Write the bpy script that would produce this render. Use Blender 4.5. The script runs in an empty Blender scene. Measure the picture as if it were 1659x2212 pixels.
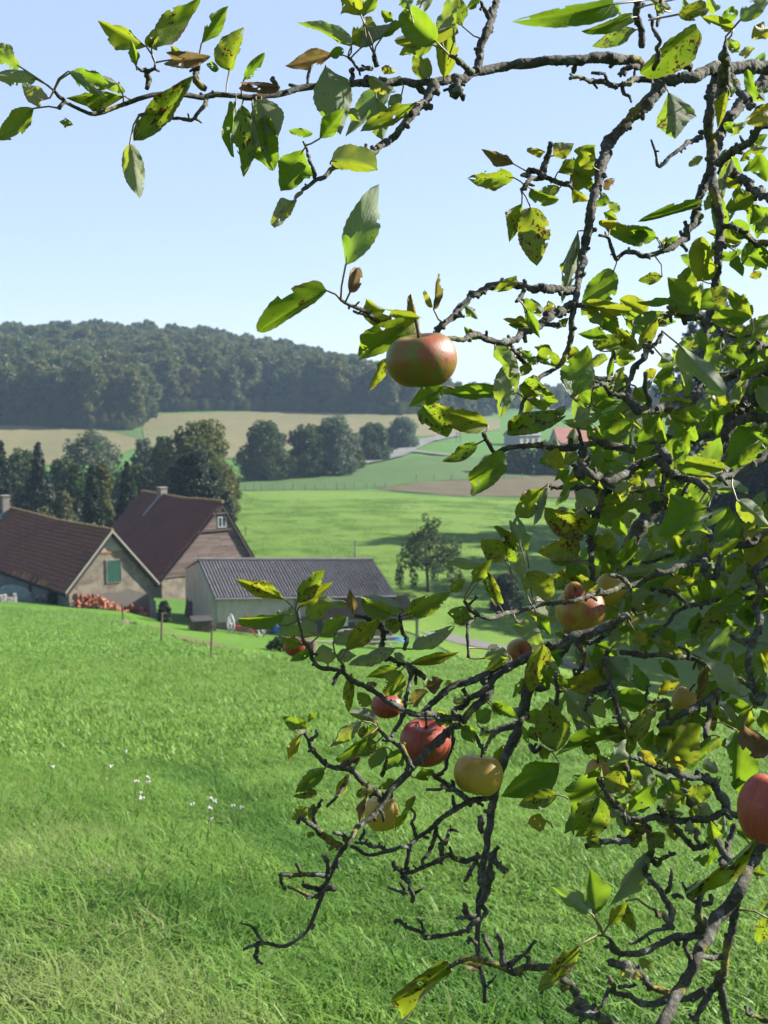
import bpy, math, random
import numpy as np
from mathutils import Vector, Matrix

rng = random.Random(11)
nrng = np.random.default_rng(5)
scene = bpy.context.scene
COL = scene.collection
rad = math.radians

# ------------------------------------------------------------------ camera
F = 2605.0            # focal length in pixels of a 1659 x 2212 view of the photograph
PITCH = rad(5.61)
cam_data = bpy.data.cameras.new("camera")
cam = bpy.data.objects.new("camera", cam_data)
COL.objects.link(cam)
scene.camera = cam
cam.location = (0, 0, 0)
cam.rotation_euler = (rad(90) - PITCH, 0, 0)
cam_data.sensor_fit = 'VERTICAL'
cam_data.sensor_height = 36
cam_data.lens = 36 * F / 2212
cam_data.clip_start = 0.05
cam_data.clip_end = 12000
cam_data.dof.use_dof = True
cam_data.dof.focus_distance = 1.5
cam_data.dof.aperture_fstop = 15.5

# ------------------------------------------------------------------ daylight
SUN_EL, SUN_AZ = rad(31), rad(70)      # azimuth from +Y towards +X
SUN_DIR = Vector((math.sin(SUN_AZ) * math.cos(SUN_EL), math.cos(SUN_AZ) * math.cos(SUN_EL), math.sin(SUN_EL)))
world = bpy.data.worlds.new("World")
scene.world = world
world.use_nodes = True
wnt = world.node_tree
wnt.nodes.clear()
w_out = wnt.nodes.new('ShaderNodeOutputWorld')
w_bg = wnt.nodes.new('ShaderNodeBackground')
w_sky = wnt.nodes.new('ShaderNodeTexSky')
w_sky.sky_type = 'NISHITA'
w_sky.sun_disc = False
w_sky.sun_elevation = SUN_EL
w_sky.sun_rotation = SUN_AZ
w_sky.altitude = 200
w_sky.air_density = 1.0
w_sky.dust_density = 0.6
w_sky.ozone_density = 1.6
w_bg.inputs['Strength'].default_value = 0.055
w_veil = wnt.nodes.new('ShaderNodeMix')       # an even thin veil of haze over the whole sky
w_veil.data_type = 'RGBA'
w_veil.inputs[0].default_value = 0.68
w_veil.inputs[7].default_value = (2.6, 3.2, 4.45, 1)
wnt.links.new(w_sky.outputs[0], w_veil.inputs[6])
wnt.links.new(w_veil.outputs[2], w_bg.inputs[0])
wnt.links.new(w_bg.outputs[0], w_out.inputs[0])
sun_data = bpy.data.lights.new("sun", 'SUN')
sun_data.energy = 5.0
sun_data.angle = rad(0.53)
sun_data.color = (1.0, 0.945, 0.86)
sun = bpy.data.objects.new("sun", sun_data)
COL.objects.link(sun)
sun.rotation_euler = SUN_DIR.to_track_quat('Z', 'Y').to_euler()
sun.location = (60, 20, 60)

vs = scene.view_settings
vs.view_transform = 'Standard'
vs.look = 'None'
vs.exposure = 2.0
vs.gamma = 1
vs.use_curve_mapping = False
scene.render.engine = 'CYCLES'
scene.cycles.max_bounces = 8
scene.cycles.diffuse_bounces = 3
scene.cycles.transmission_bounces = 5
scene.cycles.glossy_bounces = 2
scene.cycles.volume_bounces = 0
scene.cycles.volume_step_rate = 4
scene.cycles.use_denoising = True
scene.cycles.use_fast_gi = False

# ------------------------------------------------------------------ view helpers
CP, SP = math.cos(PITCH), math.sin(PITCH)
def ray(u, v):
    xc, yc = (u - 829.5) / F, -(v - 1106.0) / F
    return Vector((xc, CP + yc * SP, -SP + yc * CP))
def P(u, v, Y):
    """the point at distance Y in front of the camera seen at (u, v) of the 1659 x 2212 view"""
    d = ray(u, v)
    return d * (Y / d.y)
def PD(u, v, dep):
    """same with the depth measured along the optical axis"""
    return ray(u, v) * dep
def project(p):
    f = p.y * CP - p.z * SP
    up = p.y * SP + p.z * CP
    return (829.5 + F * p.x / f, 1106 - F * up / f, f)
CROPS = {'A': (0, 0, 1000), 'B': (900, 0, 1000), 'C': (1800, 0, 936), 'D': (900, 800, 1000), 'E': (1800, 800, 936),
         'F': (800, 1900, 1000), 'G': (1700, 1600, 1036), 'H': (1700, 2400, 1036), 'I': (800, 2700, 1000), 'J': (1700, 2900, 1036),
         'K': (0, 1700, 950), 'L': (600, 1800, 900), 'M': (900, 1350, 1050), 'N': (0, 1050, 1000)}
KD = 1659 / 2736.0
def crop(c, x, y):
    x0, y0, w = CROPS[c]
    return ((x0 + x * w / 1659.0) * KD, (y0 + y * w / 1659.0) * KD)
def crop_scale(c):
    return CROPS[c][2] / 1659.0 * KD

# ------------------------------------------------------------------ object helpers
def tag(o, label=None, cat=None, group=None, kind=None):
    if label: o['label'] = label
    if cat: o['category'] = cat
    if group: o['group'] = group
    if kind: o['kind'] = kind
    return o
def thing(name, label, cat, loc=(0, 0, 0), group=None):
    o = bpy.data.objects.new(name, None)
    o.empty_display_size = 0.2
    COL.objects.link(o)
    o.location = loc
    return tag(o, label, cat, group)
def mesh_data(name, verts, faces, mats, smooth=False, midx=None):
    me = bpy.data.meshes.new(name)
    if isinstance(verts, np.ndarray): verts = verts.tolist()
    if isinstance(faces, np.ndarray): faces = faces.tolist()
    me.from_pydata(verts, [], faces)
    for m in (mats if isinstance(mats, (list, tuple)) else [mats]):
        me.materials.append(m)
    if midx is not None:
        me.polygons.foreach_set('material_index', np.asarray(midx, dtype=np.int32))
    if smooth:
        me.polygons.foreach_set('use_smooth', np.ones(len(me.polygons), dtype=bool))
    me.update()
    return me
def link(name, me, parent=None, loc=None):
    o = bpy.data.objects.new(name, me)
    COL.objects.link(o)
    if parent is not None: o.parent = parent
    if loc is not None: o.location = loc
    return o
def part(name, mb, mat, root, smooth=False):
    """a mesh built in world coordinates, hung under a thing whose Empty only has a location"""
    off = Vector(root.location)
    vs_ = [tuple(Vector(v) - off) for v in mb.v]
    return link(name, mesh_data(name, vs_, mb.f, mat, smooth, mb.m if any(mb.m) else None), root)
def free(name, mb, mat, smooth=False):
    """a thing made of one mesh, its origin at the middle of its base"""
    a = np.array([tuple(v) for v in mb.v])
    off = np.array([a[:, 0].mean(), a[:, 1].mean(), a[:, 2].min()])
    o = link(name, mesh_data(name, a - off, mb.f, mat, smooth, mb.m if any(mb.m) else None))
    o.location = off
    return o
class MB:
    def __init__(s): s.v, s.f, s.m = [], [], []
    def add(s, verts, faces, mi=0):
        b = len(s.v)
        s.v += [Vector(x) for x in verts]
        s.f += [tuple(b + i for i in f) for f in faces]
        s.m += [mi] * len(faces)
        return s
    def box(s, c, e1, e2, e3, mi=0):
        """box with corner c and the three edge vectors"""
        c, e1, e2, e3 = map(Vector, (c, e1, e2, e3))
        p = [c, c + e1, c + e1 + e2, c + e2]
        p += [q + e3 for q in p]
        return s.add(p, [(3, 2, 1, 0), (4, 5, 6, 7), (0, 1, 5, 4), (1, 2, 6, 5), (2, 3, 7, 6), (3, 0, 4, 7)], mi)
    def cbox(s, c, sx, sy, sz, rz=0, mi=0):
        e1 = Vector((math.cos(rz), math.sin(rz), 0)); e2 = Vector((-e1.y, e1.x, 0))
        return s.box(Vector(c) - e1 * sx / 2 - e2 * sy / 2, e1 * sx, e2 * sy, (0, 0, sz), mi)
    def slab(s, pts, t, mi=0):
        """polygon pts pushed t along its normal"""
        pts = [Vector(p) for p in pts]
        n = (pts[1] - pts[0]).cross(pts[2] - pts[0]).normalized() * t
        k = len(pts)
        fs = [tuple(range(k)), tuple(range(2 * k - 1, k - 1, -1))]
        fs += [((i + 1) % k, i, k + i, k + (i + 1) % k) for i in range(k)]
        return s.add(pts + [p + n for p in pts], fs, mi)
    def tube(s, pts, r, n=8, cap=True, mi=0):
        pts = [Vector(p) for p in pts]
        rs = r if isinstance(r, (list, tuple, np.ndarray)) else [r] * len(pts)
        vs_, fs = [], []
        up = Vector((0.31, 0.17, 0.93)).normalized()
        a = None
        for i, p in enumerate(pts):
            t = (pts[min(i + 1, len(pts) - 1)] - pts[max(i - 1, 0)])
            t = t.normalized() if t.length > 1e-9 else Vector((0, 0, 1))
            if a is None:
                a = t.cross(up)
                if a.length < 1e-3: a = t.cross(Vector((1, 0, 0)))
            a = (a - t * a.dot(t)).normalized()
            b = t.cross(a)
            for j in range(n):
                th = 2 * math.pi * j / n
                vs_.append(p + (a * math.cos(th) + b * math.sin(th)) * rs[i])
        for i in range(len(pts) - 1):
            for j in range(n):
                k = (j + 1) % n
                fs.append((i * n + j, i * n + k, (i + 1) * n + k, (i + 1) * n + j))
        if cap:
            fs.append(tuple(range(n - 1, -1, -1)))
            L = (len(pts) - 1) * n
            fs.append(tuple(range(L, L + n)))
        return s.add(vs_, fs, mi)
    def lathe(s, c, prof, n=20, mi=0):
        c = Vector(c)
        vs_ = [c + Vector((r * math.cos(2 * math.pi * j / n), r * math.sin(2 * math.pi * j / n), z)) for r, z in prof for j in range(n)]
        fs = [(i * n + j, i * n + (j + 1) % n, (i + 1) * n + (j + 1) % n, (i + 1) * n + j) for i in range(len(prof) - 1) for j in range(n)]
        return s.add(vs_, fs, mi)

# ------------------------------------------------------------------ material helpers
ALB = 0.585     # the colours below were chosen for a shorter exposure
class Mat:
    def __init__(s, name):
        s.mat = bpy.data.materials.new(name); s.mat.use_nodes = True
        s.nt = s.mat.node_tree
        s.b = s.nt.nodes['Principled BSDF']; s.out = s.nt.nodes['Material Output']
    def n(s, t, ins=None, **kw):
        x = s.nt.nodes.new(t)
        for k, v in kw.items(): setattr(x, k, v)
        for k, v in (ins or {}).items(): s.set(x.inputs[k], v)
        return x
    def set(s, sock, v):
        if isinstance(v, bpy.types.NodeSocket): s.nt.links.new(v, sock)
        else:
            if sock.type == 'RGBA' and len(v) == 3: v = (*v, 1)
            sock.default_value = v
    def coord(s, which='Object'):
        return s.n('ShaderNodeTexCoord').outputs[which]
    def pos(s):
        return s.n('ShaderNodeNewGeometry').outputs['Position']
    def mapping(s, vec, scale=(1, 1, 1), loc=(0, 0, 0), rot=(0, 0, 0)):
        return s.n('ShaderNodeMapping', {'Vector': vec, 'Scale': scale, 'Location': loc, 'Rotation': rot}).outputs[0]
    def noise(s, vec, scale, detail=4, rough=0.55, dist=0.0):
        return s.n('ShaderNodeTexNoise', {'Vector': vec, 'Scale': scale, 'Detail': detail, 'Roughness': rough, 'Distortion': dist}).outputs['Fac']
    def vor(s, vec, scale, feature='F1', out='Distance'):
        return s.n('ShaderNodeTexVoronoi', {'Vector': vec, 'Scale': scale}, feature=feature).outputs[out]
    def math(s, op, a, b=0.0, clamp=False):
        return s.n('ShaderNodeMath', {0: a, 1: b}, operation=op, use_clamp=clamp).outputs[0]
    def rng(s, x, a, b, c=0.0, d=1.0):
        return s.n('ShaderNodeMapRange', {'Value': x, 'From Min': a, 'From Max': b, 'To Min': c, 'To Max': d}).outputs[0]
    def mix(s, f, a, b, blend='MIX'):
        x = s.n('ShaderNodeMix', data_type='RGBA', blend_type=blend)
        if type(a) is tuple: a = tuple(q * ALB for q in a)
        if type(b) is tuple: b = tuple(q * ALB for q in b)
        s.set(x.inputs[0], f); s.set(x.inputs[6], a); s.set(x.inputs[7], b)
        return x.outputs[2]
    def attr(s, name, kind='OBJECT', out='Fac'):
        return s.n('ShaderNodeAttribute', attribute_name=name, attribute_type=kind).outputs[out]
    def bump(s, h, strength=0.5, dist=0.02):
        return s.n('ShaderNodeBump', {'Height': h, 'Strength': strength, 'Distance': dist}).outputs[0]
    def fin(s, color=None, rough=0.8, normal=None, spec=0.3, transl=None, tcol=None):
        if color is not None: s.set(s.b.inputs['Base Color'], color)
        s.set(s.b.inputs['Roughness'], rough)
        s.set(s.b.inputs['Specular IOR Level'], spec)
        if normal is not None: s.set(s.b.inputs['Normal'], normal)
        if transl is not None:
            t = s.n('ShaderNodeBsdfTranslucent', {'Color': tcol if tcol is not None else color})
            m = s.n('ShaderNodeMixShader', {0: transl, 1: s.b.outputs[0], 2: t.outputs[0]})
            s.nt.links.new(m.outputs[0], s.out.inputs[0])
        return s.mat
def simple(name, c1, c2=None, scale=3.0, rough=0.8, bump=0.0, coordk='Object', spec=0.3):
    m = Mat(name)
    v = m.coord(coordk)
    f = m.rng(m.noise(v, scale, 5, 0.6), 0.3, 0.7)
    c = m.mix(f, c1, c2 or tuple(x * 0.7 for x in c1))
    return m.fin(c, rough, m.bump(m.noise(v, scale * 4, 4), bump) if bump else None, spec)
# ------------------------------------------------------------------ the lie of the land
ANCH = [  # (u, v, distance) of points of ground read off the photograph
    (0, 2212, 3.3), (829, 2212, 3.26), (1659, 2212, 3.2), (100, 1900, 5), (829, 1900, 5), (1559, 1900, 5), (100, 1700, 8), (829, 1700, 8), (1559, 1700, 8.4),
    (0, 1550, 13), (829, 1550, 14), (1659, 1610, 13), (0, 1430, 28), (500, 1440, 28), (900, 1450, 27), (1300, 1500, 28), (1659, 1560, 28),
    (0, 1358, 50), (300, 1370, 48), (600, 1408, 44), (900, 1425, 45), (1300, 1490, 46), (1659, 1560, 45),
    (0, 1300, 85), (150, 1312, 85), (335, 1330, 90), (470, 1362, 86), (600, 1375, 86), (850, 1385, 88), (1000, 1392, 92), (1200, 1430, 86), (1400, 1490, 78), (1659, 1560, 68),
    (920, 1280, 115), (700, 1180, 150), (1100, 1180, 150), (600, 1062, 230), (1100, 1075, 225), (1500, 1090, 225), (0, 1150, 160), (300, 1105, 200),
    (570, 1037, 268), (850, 1010, 300), (1000, 1000, 310), (1400, 1000, 330), (0, 980, 330), (300, 962, 350), (600, 948, 390), (900, 950, 400), (1150, 955, 420),
    (0, 915, 420), (270, 930, 410), (330, 890, 470), (600, 888, 490), (860, 893, 490), (1000, 900, 510), (1100, 890, 600), (1659, 880, 600)]
AXYZ = [tuple(P(*a)) for a in ANCH]
AXYZ += [(-6, -6, -0.55), (6, -6, -0.75), (0, 0, -1.42), (-7, 3, -1.5), (7, 3, -1.95), (-207, 640, 13), (-120, 640, 15), (-57, 650, 7), (10, 640, -4), (40, 600, -12),
         (-400, 700, 14), (200, 700, -9), (-60, 150, -16), (90, 150, -19), (-40, 60, -11), (50, 60, -14), (-300, 430, -6), (250, 430, -16),
         (0, 1000, -6), (-300, 1100, 0), (400, 1000, -8), (0, 2400, -9), (-1300, 2400, -9), (1300, 2400, -9), (-900, 1000, 0), (900, 1000, -8), (-20, 10, -2.0), (20, 10, -4.2)]
def _q(x, y):
    yy = np.maximum(y, -9.0) + 14.0
    return np.stack([3.0 * x / yy, 1.1 * np.log(yy)], -1), yy
def _phi(r2):
    return 0.5 * r2 * np.log(r2 + 1e-12)
_ax = np.array(AXYZ)
_aq, _ay = _q(_ax[:, 0], _ax[:, 1])
_n = len(_ax)
_K = _phi(((_aq[:, None] - _aq[None]) ** 2).sum(-1)) + 0.004 * np.eye(_n)
_Pm = np.concatenate([np.ones((_n, 1)), _aq], 1)
_A = np.block([[_K, _Pm], [_Pm.T, np.zeros((3, 3))]])
_W = np.linalg.solve(_A, np.concatenate([_ax[:, 2] / _ay, np.zeros(3)]))
def ground(x, y):
    x, y = np.asarray(x, float), np.asarray(y, float)
    sh = x.shape
    x, y = x.ravel(), y.ravel()
    q, yy = _q(x, y)
    out = np.empty(len(x))
    for i in range(0, len(x), 20000):
        qq = q[i:i + 20000]
        k = _phi(((qq[:, None] - _aq[None]) ** 2).sum(-1))
        out[i:i + 20000] = k @ _W[:_n] + _W[_n] + qq @ _W[_n + 1:]
    z = out * yy
    near = np.clip((y - 1) / 30, 0.15, 1)
    z += near * (0.05 * np.sin(x * 0.83 + 1.3 * np.sin(y * 0.21)) + 0.05 * np.sin(y * 0.61 + 0.8 * np.sin(x * 0.4)))
    z += 0.035 * np.sin(x * 2.1 + 0.7 + y * 0.9) * np.exp(-y / 25) + 0.03 * np.sin(y * 2.7 - x * 1.3) * np.exp(-y / 25)
    return z.reshape(sh)
def gz(x, y): return float(ground(np.array([x]), np.array([y]))[0])
_YS = np.exp(np.linspace(math.log(2.2), math.log(2300), 420))
def ground_at(uv):
    """where the sight lines through the given view points meet the ground"""
    uv = np.asarray(uv, float).reshape(-1, 2)
    d = np.array([tuple(ray(a, b)) for a, b in uv])
    dx, dz = d[:, 0] / d[:, 1], d[:, 2] / d[:, 1]
    X, Z = dx[:, None] * _YS, dz[:, None] * _YS
    g = ground(X, np.broadcast_to(_YS, X.shape)) - Z
    hit = g > 0
    idx = np.where(hit.any(1), hit.argmax(1), len(_YS) - 1)
    idx = np.maximum(idx, 1)
    a, b = g[np.arange(len(uv)), idx - 1], g[np.arange(len(uv)), idx]
    t = np.clip(-a / (b - a + 1e-9), 0, 1)
    Y = _YS[idx - 1] + t * (_YS[idx] - _YS[idx - 1])
    x = dx * Y
    return np.stack([x, Y, ground(x, Y)], -1)
def gat(u, v): return Vector(ground_at([(u, v)])[0])

# ------------------------------------------------------------------ ground materials
def meadow_mat(name, ca, cb, cdry, s1=0.5, s2=6.0, dry=0.3, bump=0.6):
    m = Mat(name); p = m.pos()
    a = m.rng(m.noise(p, s1, 5, 0.65), 0.35, 0.65)
    b = m.rng(m.noise(p, s2, 6, 0.7), 0.3, 0.7)
    c = m.mix(a, ca, cb)
    c = m.mix(m.math('MULTIPLY', b, 0.45), c, tuple(x * 0.55 for x in ca))
    d = m.rng(m.noise(p, s1 * 2.3, 6, 0.7), 0.5 + 0.25 * (1 - dry), 0.9)
    c = m.mix(m.math('MULTIPLY', d, 0.8), c, cdry)
    return m.fin(c, 0.9, m.bump(m.noise(p, s2 * 2, 6, 0.7), bump, 0.15), 0.15)
M_meadow = meadow_mat('meadow_soil', (0.07, 0.18, 0.022), (0.095, 0.21, 0.032), (0.2, 0.2, 0.07), 0.3, 5.0, 0.35)
M_lawn = meadow_mat('lawn_grass', (0.09, 0.215, 0.013), (0.115, 0.235, 0.02), (0.15, 0.17, 0.05), 0.25, 3.0, 0.1)
M_pasture = meadow_mat('pasture_grass', (0.125, 0.235, 0.022), (0.165, 0.265, 0.036), (0.20, 0.22, 0.06), 0.05, 0.9, 0.2, 0.9)
M_far_grass = meadow_mat('far_meadow_grass', (0.065, 0.135, 0.028), (0.085, 0.155, 0.035), (0.15, 0.15, 0.065), 0.03, 0.5, 0.3, 0.8)
M_stubble = meadow_mat('stubble', (0.205, 0.175, 0.085), (0.15, 0.155, 0.06), (0.11, 0.15, 0.045), 0.02, 0.4, 0.45, 0.8)
M_plough = meadow_mat('ploughed_soil', (0.105, 0.088, 0.045), (0.13, 0.108, 0.056), (0.11, 0.11, 0.045), 0.04, 0.8, 0.2, 1.0)
M_road = meadow_mat('worn_asphalt', (0.18, 0.175, 0.17), (0.22, 0.215, 0.20), (0.14, 0.14, 0.12), 0.1, 2.0, 0.2, 0.3)
M_bare = meadow_mat('trodden_earth', (0.17, 0.14, 0.07), (0.10, 0.14, 0.03), (0.2, 0.16, 0.09), 0.6, 4.0, 0.4, 0.4)

# ------------------------------------------------------------------ ground sheets
NR, NC = 250, 170
yy = np.exp(np.linspace(math.log(3.5), math.log(2420), NR)) - 14.0
ss = np.linspace(-1, 1, NC); ss = np.sign(ss) * (0.35 * np.abs(ss) + 0.65 * np.abs(ss) ** 2.2) * 1.25
YY, SS = np.meshgrid(yy, ss, indexing='ij')
XX = SS * (np.maximum(YY, -9) + 14.0)
ZZ = ground(XX, YY)
gv = np.stack([XX, YY, ZZ], -1).reshape(-1, 3)
ii, jj = np.meshgrid(np.arange(NR - 1), np.arange(NC - 1), indexing='ij')
a0 = (ii * NC + jj).ravel()
gf = np.stack([a0, a0 + 1, a0 + NC + 1, a0 + NC], -1)
tag(link('ground', mesh_data('ground', gv, gf, M_meadow, True)), 'rolling green meadow land', None, None, 'structure')

def sheet(name, mat, top, bot, lift, nu=70, nv=24, label=None):
    """a field draped on the ground between an upper and a lower outline"""
    u0, u1 = max(top[0][0], bot[0][0]), min(top[-1][0], bot[-1][0])
    us = np.linspace(u0, u1, nu)
    vt = np.interp(us, [p[0] for p in top], [p[1] for p in top])
    vb = np.interp(us, [p[0] for p in bot], [p[1] for p in bot])
    k = np.linspace(0, 1, nv)
    U = np.repeat(us[:, None], nv, 1)
    V = vb[:, None] + (vt - vb)[:, None] * k
    p = ground_at(np.stack([U, V], -1).reshape(-1, 2))
    # even spacing in distance rather than in the view
    p[:, 2] += lift
    i, j = np.meshgrid(np.arange(nu - 1), np.arange(nv - 1), indexing='ij')
    a = (i * nv + j).ravel()
    f = np.stack([a, a + nv, a + nv + 1, a + 1], -1)
    return tag(link(name, mesh_data(name, p, f, mat, True)), label, None, None, 'structure')
def ribbon(name, mat, pts, w, lift, label=None, n=60):
    t = np.linspace(0, 1, len(pts)); tt = np.linspace(0, 1, n)
    uv = np.stack([np.interp(tt, t, [p[0] for p in pts]), np.interp(tt, t, [p[1] for p in pts])], -1)
    g = ground_at(uv)
    for _ in range(6):
        g[1:-1] = (g[:-2] + g[1:-1] * 2 + g[2:]) / 4
    d = np.gradient(g[:, :2], axis=0); d /= np.linalg.norm(d, axis=1)[:, None] + 1e-9
    nrm = np.stack([-d[:, 1], d[:, 0]], -1)
    cols = []
    for k in (-0.5, -0.25, 0, 0.25, 0.5):
        q = g[:, :2] + nrm * w * k
        cols.append(np.stack([q[:, 0], q[:, 1], ground(q[:, 0], q[:, 1]) + lift], -1))
    v = np.stack(cols, 1).reshape(-1, 3)
    f = [(i * 5 + j, i * 5 + j + 1, i * 5 + j + 6, i * 5 + j + 5) for i in range(n - 1) for j in range(4)]
    return tag(link(name, mesh_data(name, v, f, mat, True)), label, None, None, 'structure')

sheet('pasture', M_pasture, [(470, 1062), (700, 1060), (830, 1064), (930, 1074), (1100, 1080), (1300, 1090), (1700, 1115)],
      [(470, 1290), (600, 1310), (890, 1368), (1000, 1425), (1200, 1475), (1400, 1535), (1700, 1610)], 0.07)
sheet('lawn', M_lawn, [(-60, 1304), (150, 1313), (250, 1322), (340, 1320), (420, 1330), (600, 1360), (880, 1376), (960, 1415), (1000, 1432)],
      [(-60, 1312), (150, 1322), (250, 1336), (340, 1390), (450, 1412), (600, 1424), (880, 1440), (960, 1440), (1000, 1434)], 0.03, 60, 16)
sheet('ploughed_field', M_plough, [(815, 1056), (900, 1044), (1000, 1037), (1150, 1030), (1700, 1036)], [(815, 1058), (930, 1068), (1000, 1073), (1150, 1075), (1700, 1092)], 0.12)
sheet('stubble_field', M_stubble, [(-80, 919), (160, 924), (250, 935), (318, 955)], [(-80, 1010), (160, 1005), (250, 985), (318, 960)], 0.2, 40)
sheet('upper_stubble_field', M_stubble, [(308, 925), (322, 896), (500, 891), (700, 889), (880, 884), (1000, 900), (1080, 905)],
      [(308, 932), (322, 990), (520, 992), (700, 962), (880, 946), (1000, 938), (1080, 930)], 0.2, 60)
sheet('grass_strip', M_far_grass, [(-80, 912), (160, 916), (250, 926), (320, 936)], [(-80, 919), (160, 924), (250, 935), (320, 955)], 0.25, 40, 6)
sheet('far_meadow', M_far_grass, [(500, 1043), (600, 1040), (760, 1012), (830, 1000), (900, 986), (960, 990), (1100, 985), (1400, 985)],
      [(500, 1061), (600, 1060), (760, 1058), (830, 1053), (900, 1042), (960, 1038), (1100, 1031), (1400, 1031)], 0.1, 60, 14)
ribbon('road', M_road, [(740, 1010), (785, 1001), (820, 995), (856, 986), (880, 973), (905, 960), (935, 950), (985, 941)], 5.5, 0.55, 'pale asphalt lane winding up the far meadow')
ribbon('side_road', M_road, [(884, 975), (905, 978), (930, 981), (975, 986)], 4.0, 0.5, None, 30)
ribbon('path', M_road, [(930, 1368), (1000, 1388), (1100, 1405), (1200, 1428), (1300, 1455), (1400, 1485), (1480, 1505), (1560, 1528), (1700, 1562)], 2.6, 0.12, 'grey farm track in the shaded hollow')
ribbon('trodden_path', M_bare, [(325, 1352), (365, 1366), (410, 1382), (460, 1396), (500, 1404)], 1.1, 0.05, None, 30)
# ------------------------------------------------------------------ farm materials
def plaster_mat(name, c1, c2, stain, patch=None):
    m = Mat(name); v = m.coord()
    c = m.mix(m.rng(m.noise(v, 1.2, 6, 0.65), 0.35, 0.65), c1, c2)
    c = m.mix(m.math('MULTIPLY', m.rng(m.noise(m.mapping(v, (1, 1, 0.35)), 2.2, 6, 0.7), 0.5, 0.75), 0.7), c, stain)
    if patch: c = m.mix(m.rng(m.noise(v, 0.9, 3, 0.5, 0.6), 0.58, 0.62), c, patch)
    return m.fin(c, 0.9, m.bump(m.noise(v, 14, 6, 0.7), 0.5, 0.03), 0.15)
M_plaster = plaster_mat('weathered_plaster', (0.38, 0.325, 0.25), (0.20, 0.165, 0.135), (0.42, 0.39, 0.33), (0.24, 0.17, 0.13))
M_render_dark = plaster_mat('dark_grey_render', (0.22, 0.19, 0.165), (0.19, 0.17, 0.15), (0.26, 0.23, 0.19))
M_limewash = plaster_mat('grey_green_limewash', (0.72, 0.64, 0.55), (0.62, 0.56, 0.48), (0.40, 0.38, 0.33))
M_oldwall = plaster_mat('old_side_wall', (0.26, 0.29, 0.26), (0.2, 0.23, 0.21), (0.14, 0.15, 0.14))
M_gable_white = plaster_mat('pale_gable_plaster', (0.5, 0.47, 0.4), (0.42, 0.4, 0.35), (0.35, 0.33, 0.3))
def tile_mat(name, c1, c2, moss, old):
    m = Mat(name); v = m.coord()
    c = m.mix(m.rng(m.noise(v, 5.5, 3, 0.6), 0.3, 0.7), c1, c2)
    c = m.mix(m.rng(m.noise(v, 0.35, 5, 0.6), 0.5, 0.7), c, old)
    c = m.mix(m.math('MULTIPLY', m.rng(m.noise(v, 1.3, 6, 0.7), 0.58, 0.72), 0.7), c, moss)
    return m.fin(c, 0.8, m.bump(m.noise(v, 20, 4), 0.4, 0.02), 0.25)
M_tile_a = tile_mat('brown_red_roof_tile', (0.30, 0.115, 0.066), (0.16, 0.07, 0.046), (0.09, 0.075, 0.045), (0.14, 0.068, 0.05))
M_tile_b = tile_mat('dark_red_roof_tile', (0.225, 0.075, 0.05), (0.115, 0.047, 0.036), (0.075, 0.06, 0.04), (0.11, 0.05, 0.042))
M_ridge = simple('mossy_ridge_tile', (0.26, 0.13, 0.06), (0.22, 0.19, 0.06), 2.5, 0.85, 0.3)
M_orange = simple('orange_clay', (0.50, 0.18, 0.09), (0.36, 0.12, 0.065), 2.0, 0.8, 0.3)
M_green = simple('green_painted_board', (0.015, 0.13, 0.085), (0.02, 0.095, 0.07), 3.0, 0.6, 0.2)
def varied(name, c1, c2, c3):
    m = Mat(name); v = m.coord()
    c = m.mix(m.rng(m.noise(v, 4, 5, .6), .3, .7), c1, c2)
    c = m.mix(m.n('ShaderNodeObjectInfo').outputs['Random'], c, c3)
    return m.fin(c, .85, m.bump(m.noise(v, 16, 4), .4, .02), .2)
M_shingle = varied('weathered_wood_shingle', (0.17, 0.12, 0.10), (0.10, 0.075, 0.066), (0.22, 0.165, 0.145))
M_darkwood = simple('dark_old_wood', (0.06, 0.05, 0.045), (0.035, 0.03, 0.03), 3.0, 0.85, 0.4)
M_greywood = simple('silver_grey_wood', (0.30, 0.28, 0.25), (0.20, 0.18, 0.16), 4.0, 0.85, 0.4)
M_white = simple('white_paint', (0.72, 0.72, 0.70), (0.6, 0.6, 0.58), 3.0, 0.55)
M_concrete = simple('old_concrete', (0.30, 0.26, 0.23), (0.22, 0.19, 0.17), 4.0, 0.9, 0.4)
M_lead = simple('lead_flashing', (0.25, 0.26, 0.29), (0.17, 0.18, 0.2), 6.0, 0.5)
M_red = simple('faded_red_paint', (0.42, 0.06, 0.05), (0.30, 0.05, 0.045), 5.0, 0.6, 0.2)
M_blue = simple('blue_plastic', (0.06, 0.2, 0.55), (0.08, 0.25, 0.6), 3.0, 0.4)
M_tarp_green = simple('pale_green_sheeting', (0.20, 0.29, 0.26), (0.14, 0.22, 0.20), 2.0, 0.35)
M_log = simple('cut_log', (0.22, 0.15, 0.10), (0.14, 0.10, 0.07), 5.0, 0.9, 0.5)
M_stone = simple('pale_stone_block', (0.48, 0.44, 0.40), (0.36, 0.32, 0.30), 3.0, 0.9, 0.4)
M_glass = Mat('dark_window_glass'); M_glass.fin((0.03, 0.05, 0.07), 0.08, None, 0.6); M_glass = M_glass.mat
def eternit():
    m = Mat('weathered_fibre_cement'); v = m.coord('Object'); p = m.pos()
    c = m.mix(m.rng(m.noise(p, 1.8, 6, 0.7), 0.3, 0.7), (0.20, 0.19, 0.195), (0.135, 0.128, 0.135))
    moss = m.rng(m.noise(p, 0.55, 6, 0.65), 0.47, 0.6)
    side = m.rng(m.n('ShaderNodeSeparateXYZ', {0: p}).outputs[0], -3.5, 0.5)
    c = m.mix(m.math('MULTIPLY', moss, side), c, (0.085, 0.07, 0.05))
    return m.fin(c, 0.85, m.bump(m.noise(v, 25, 4), 0.3, 0.02), 0.2)
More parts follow.
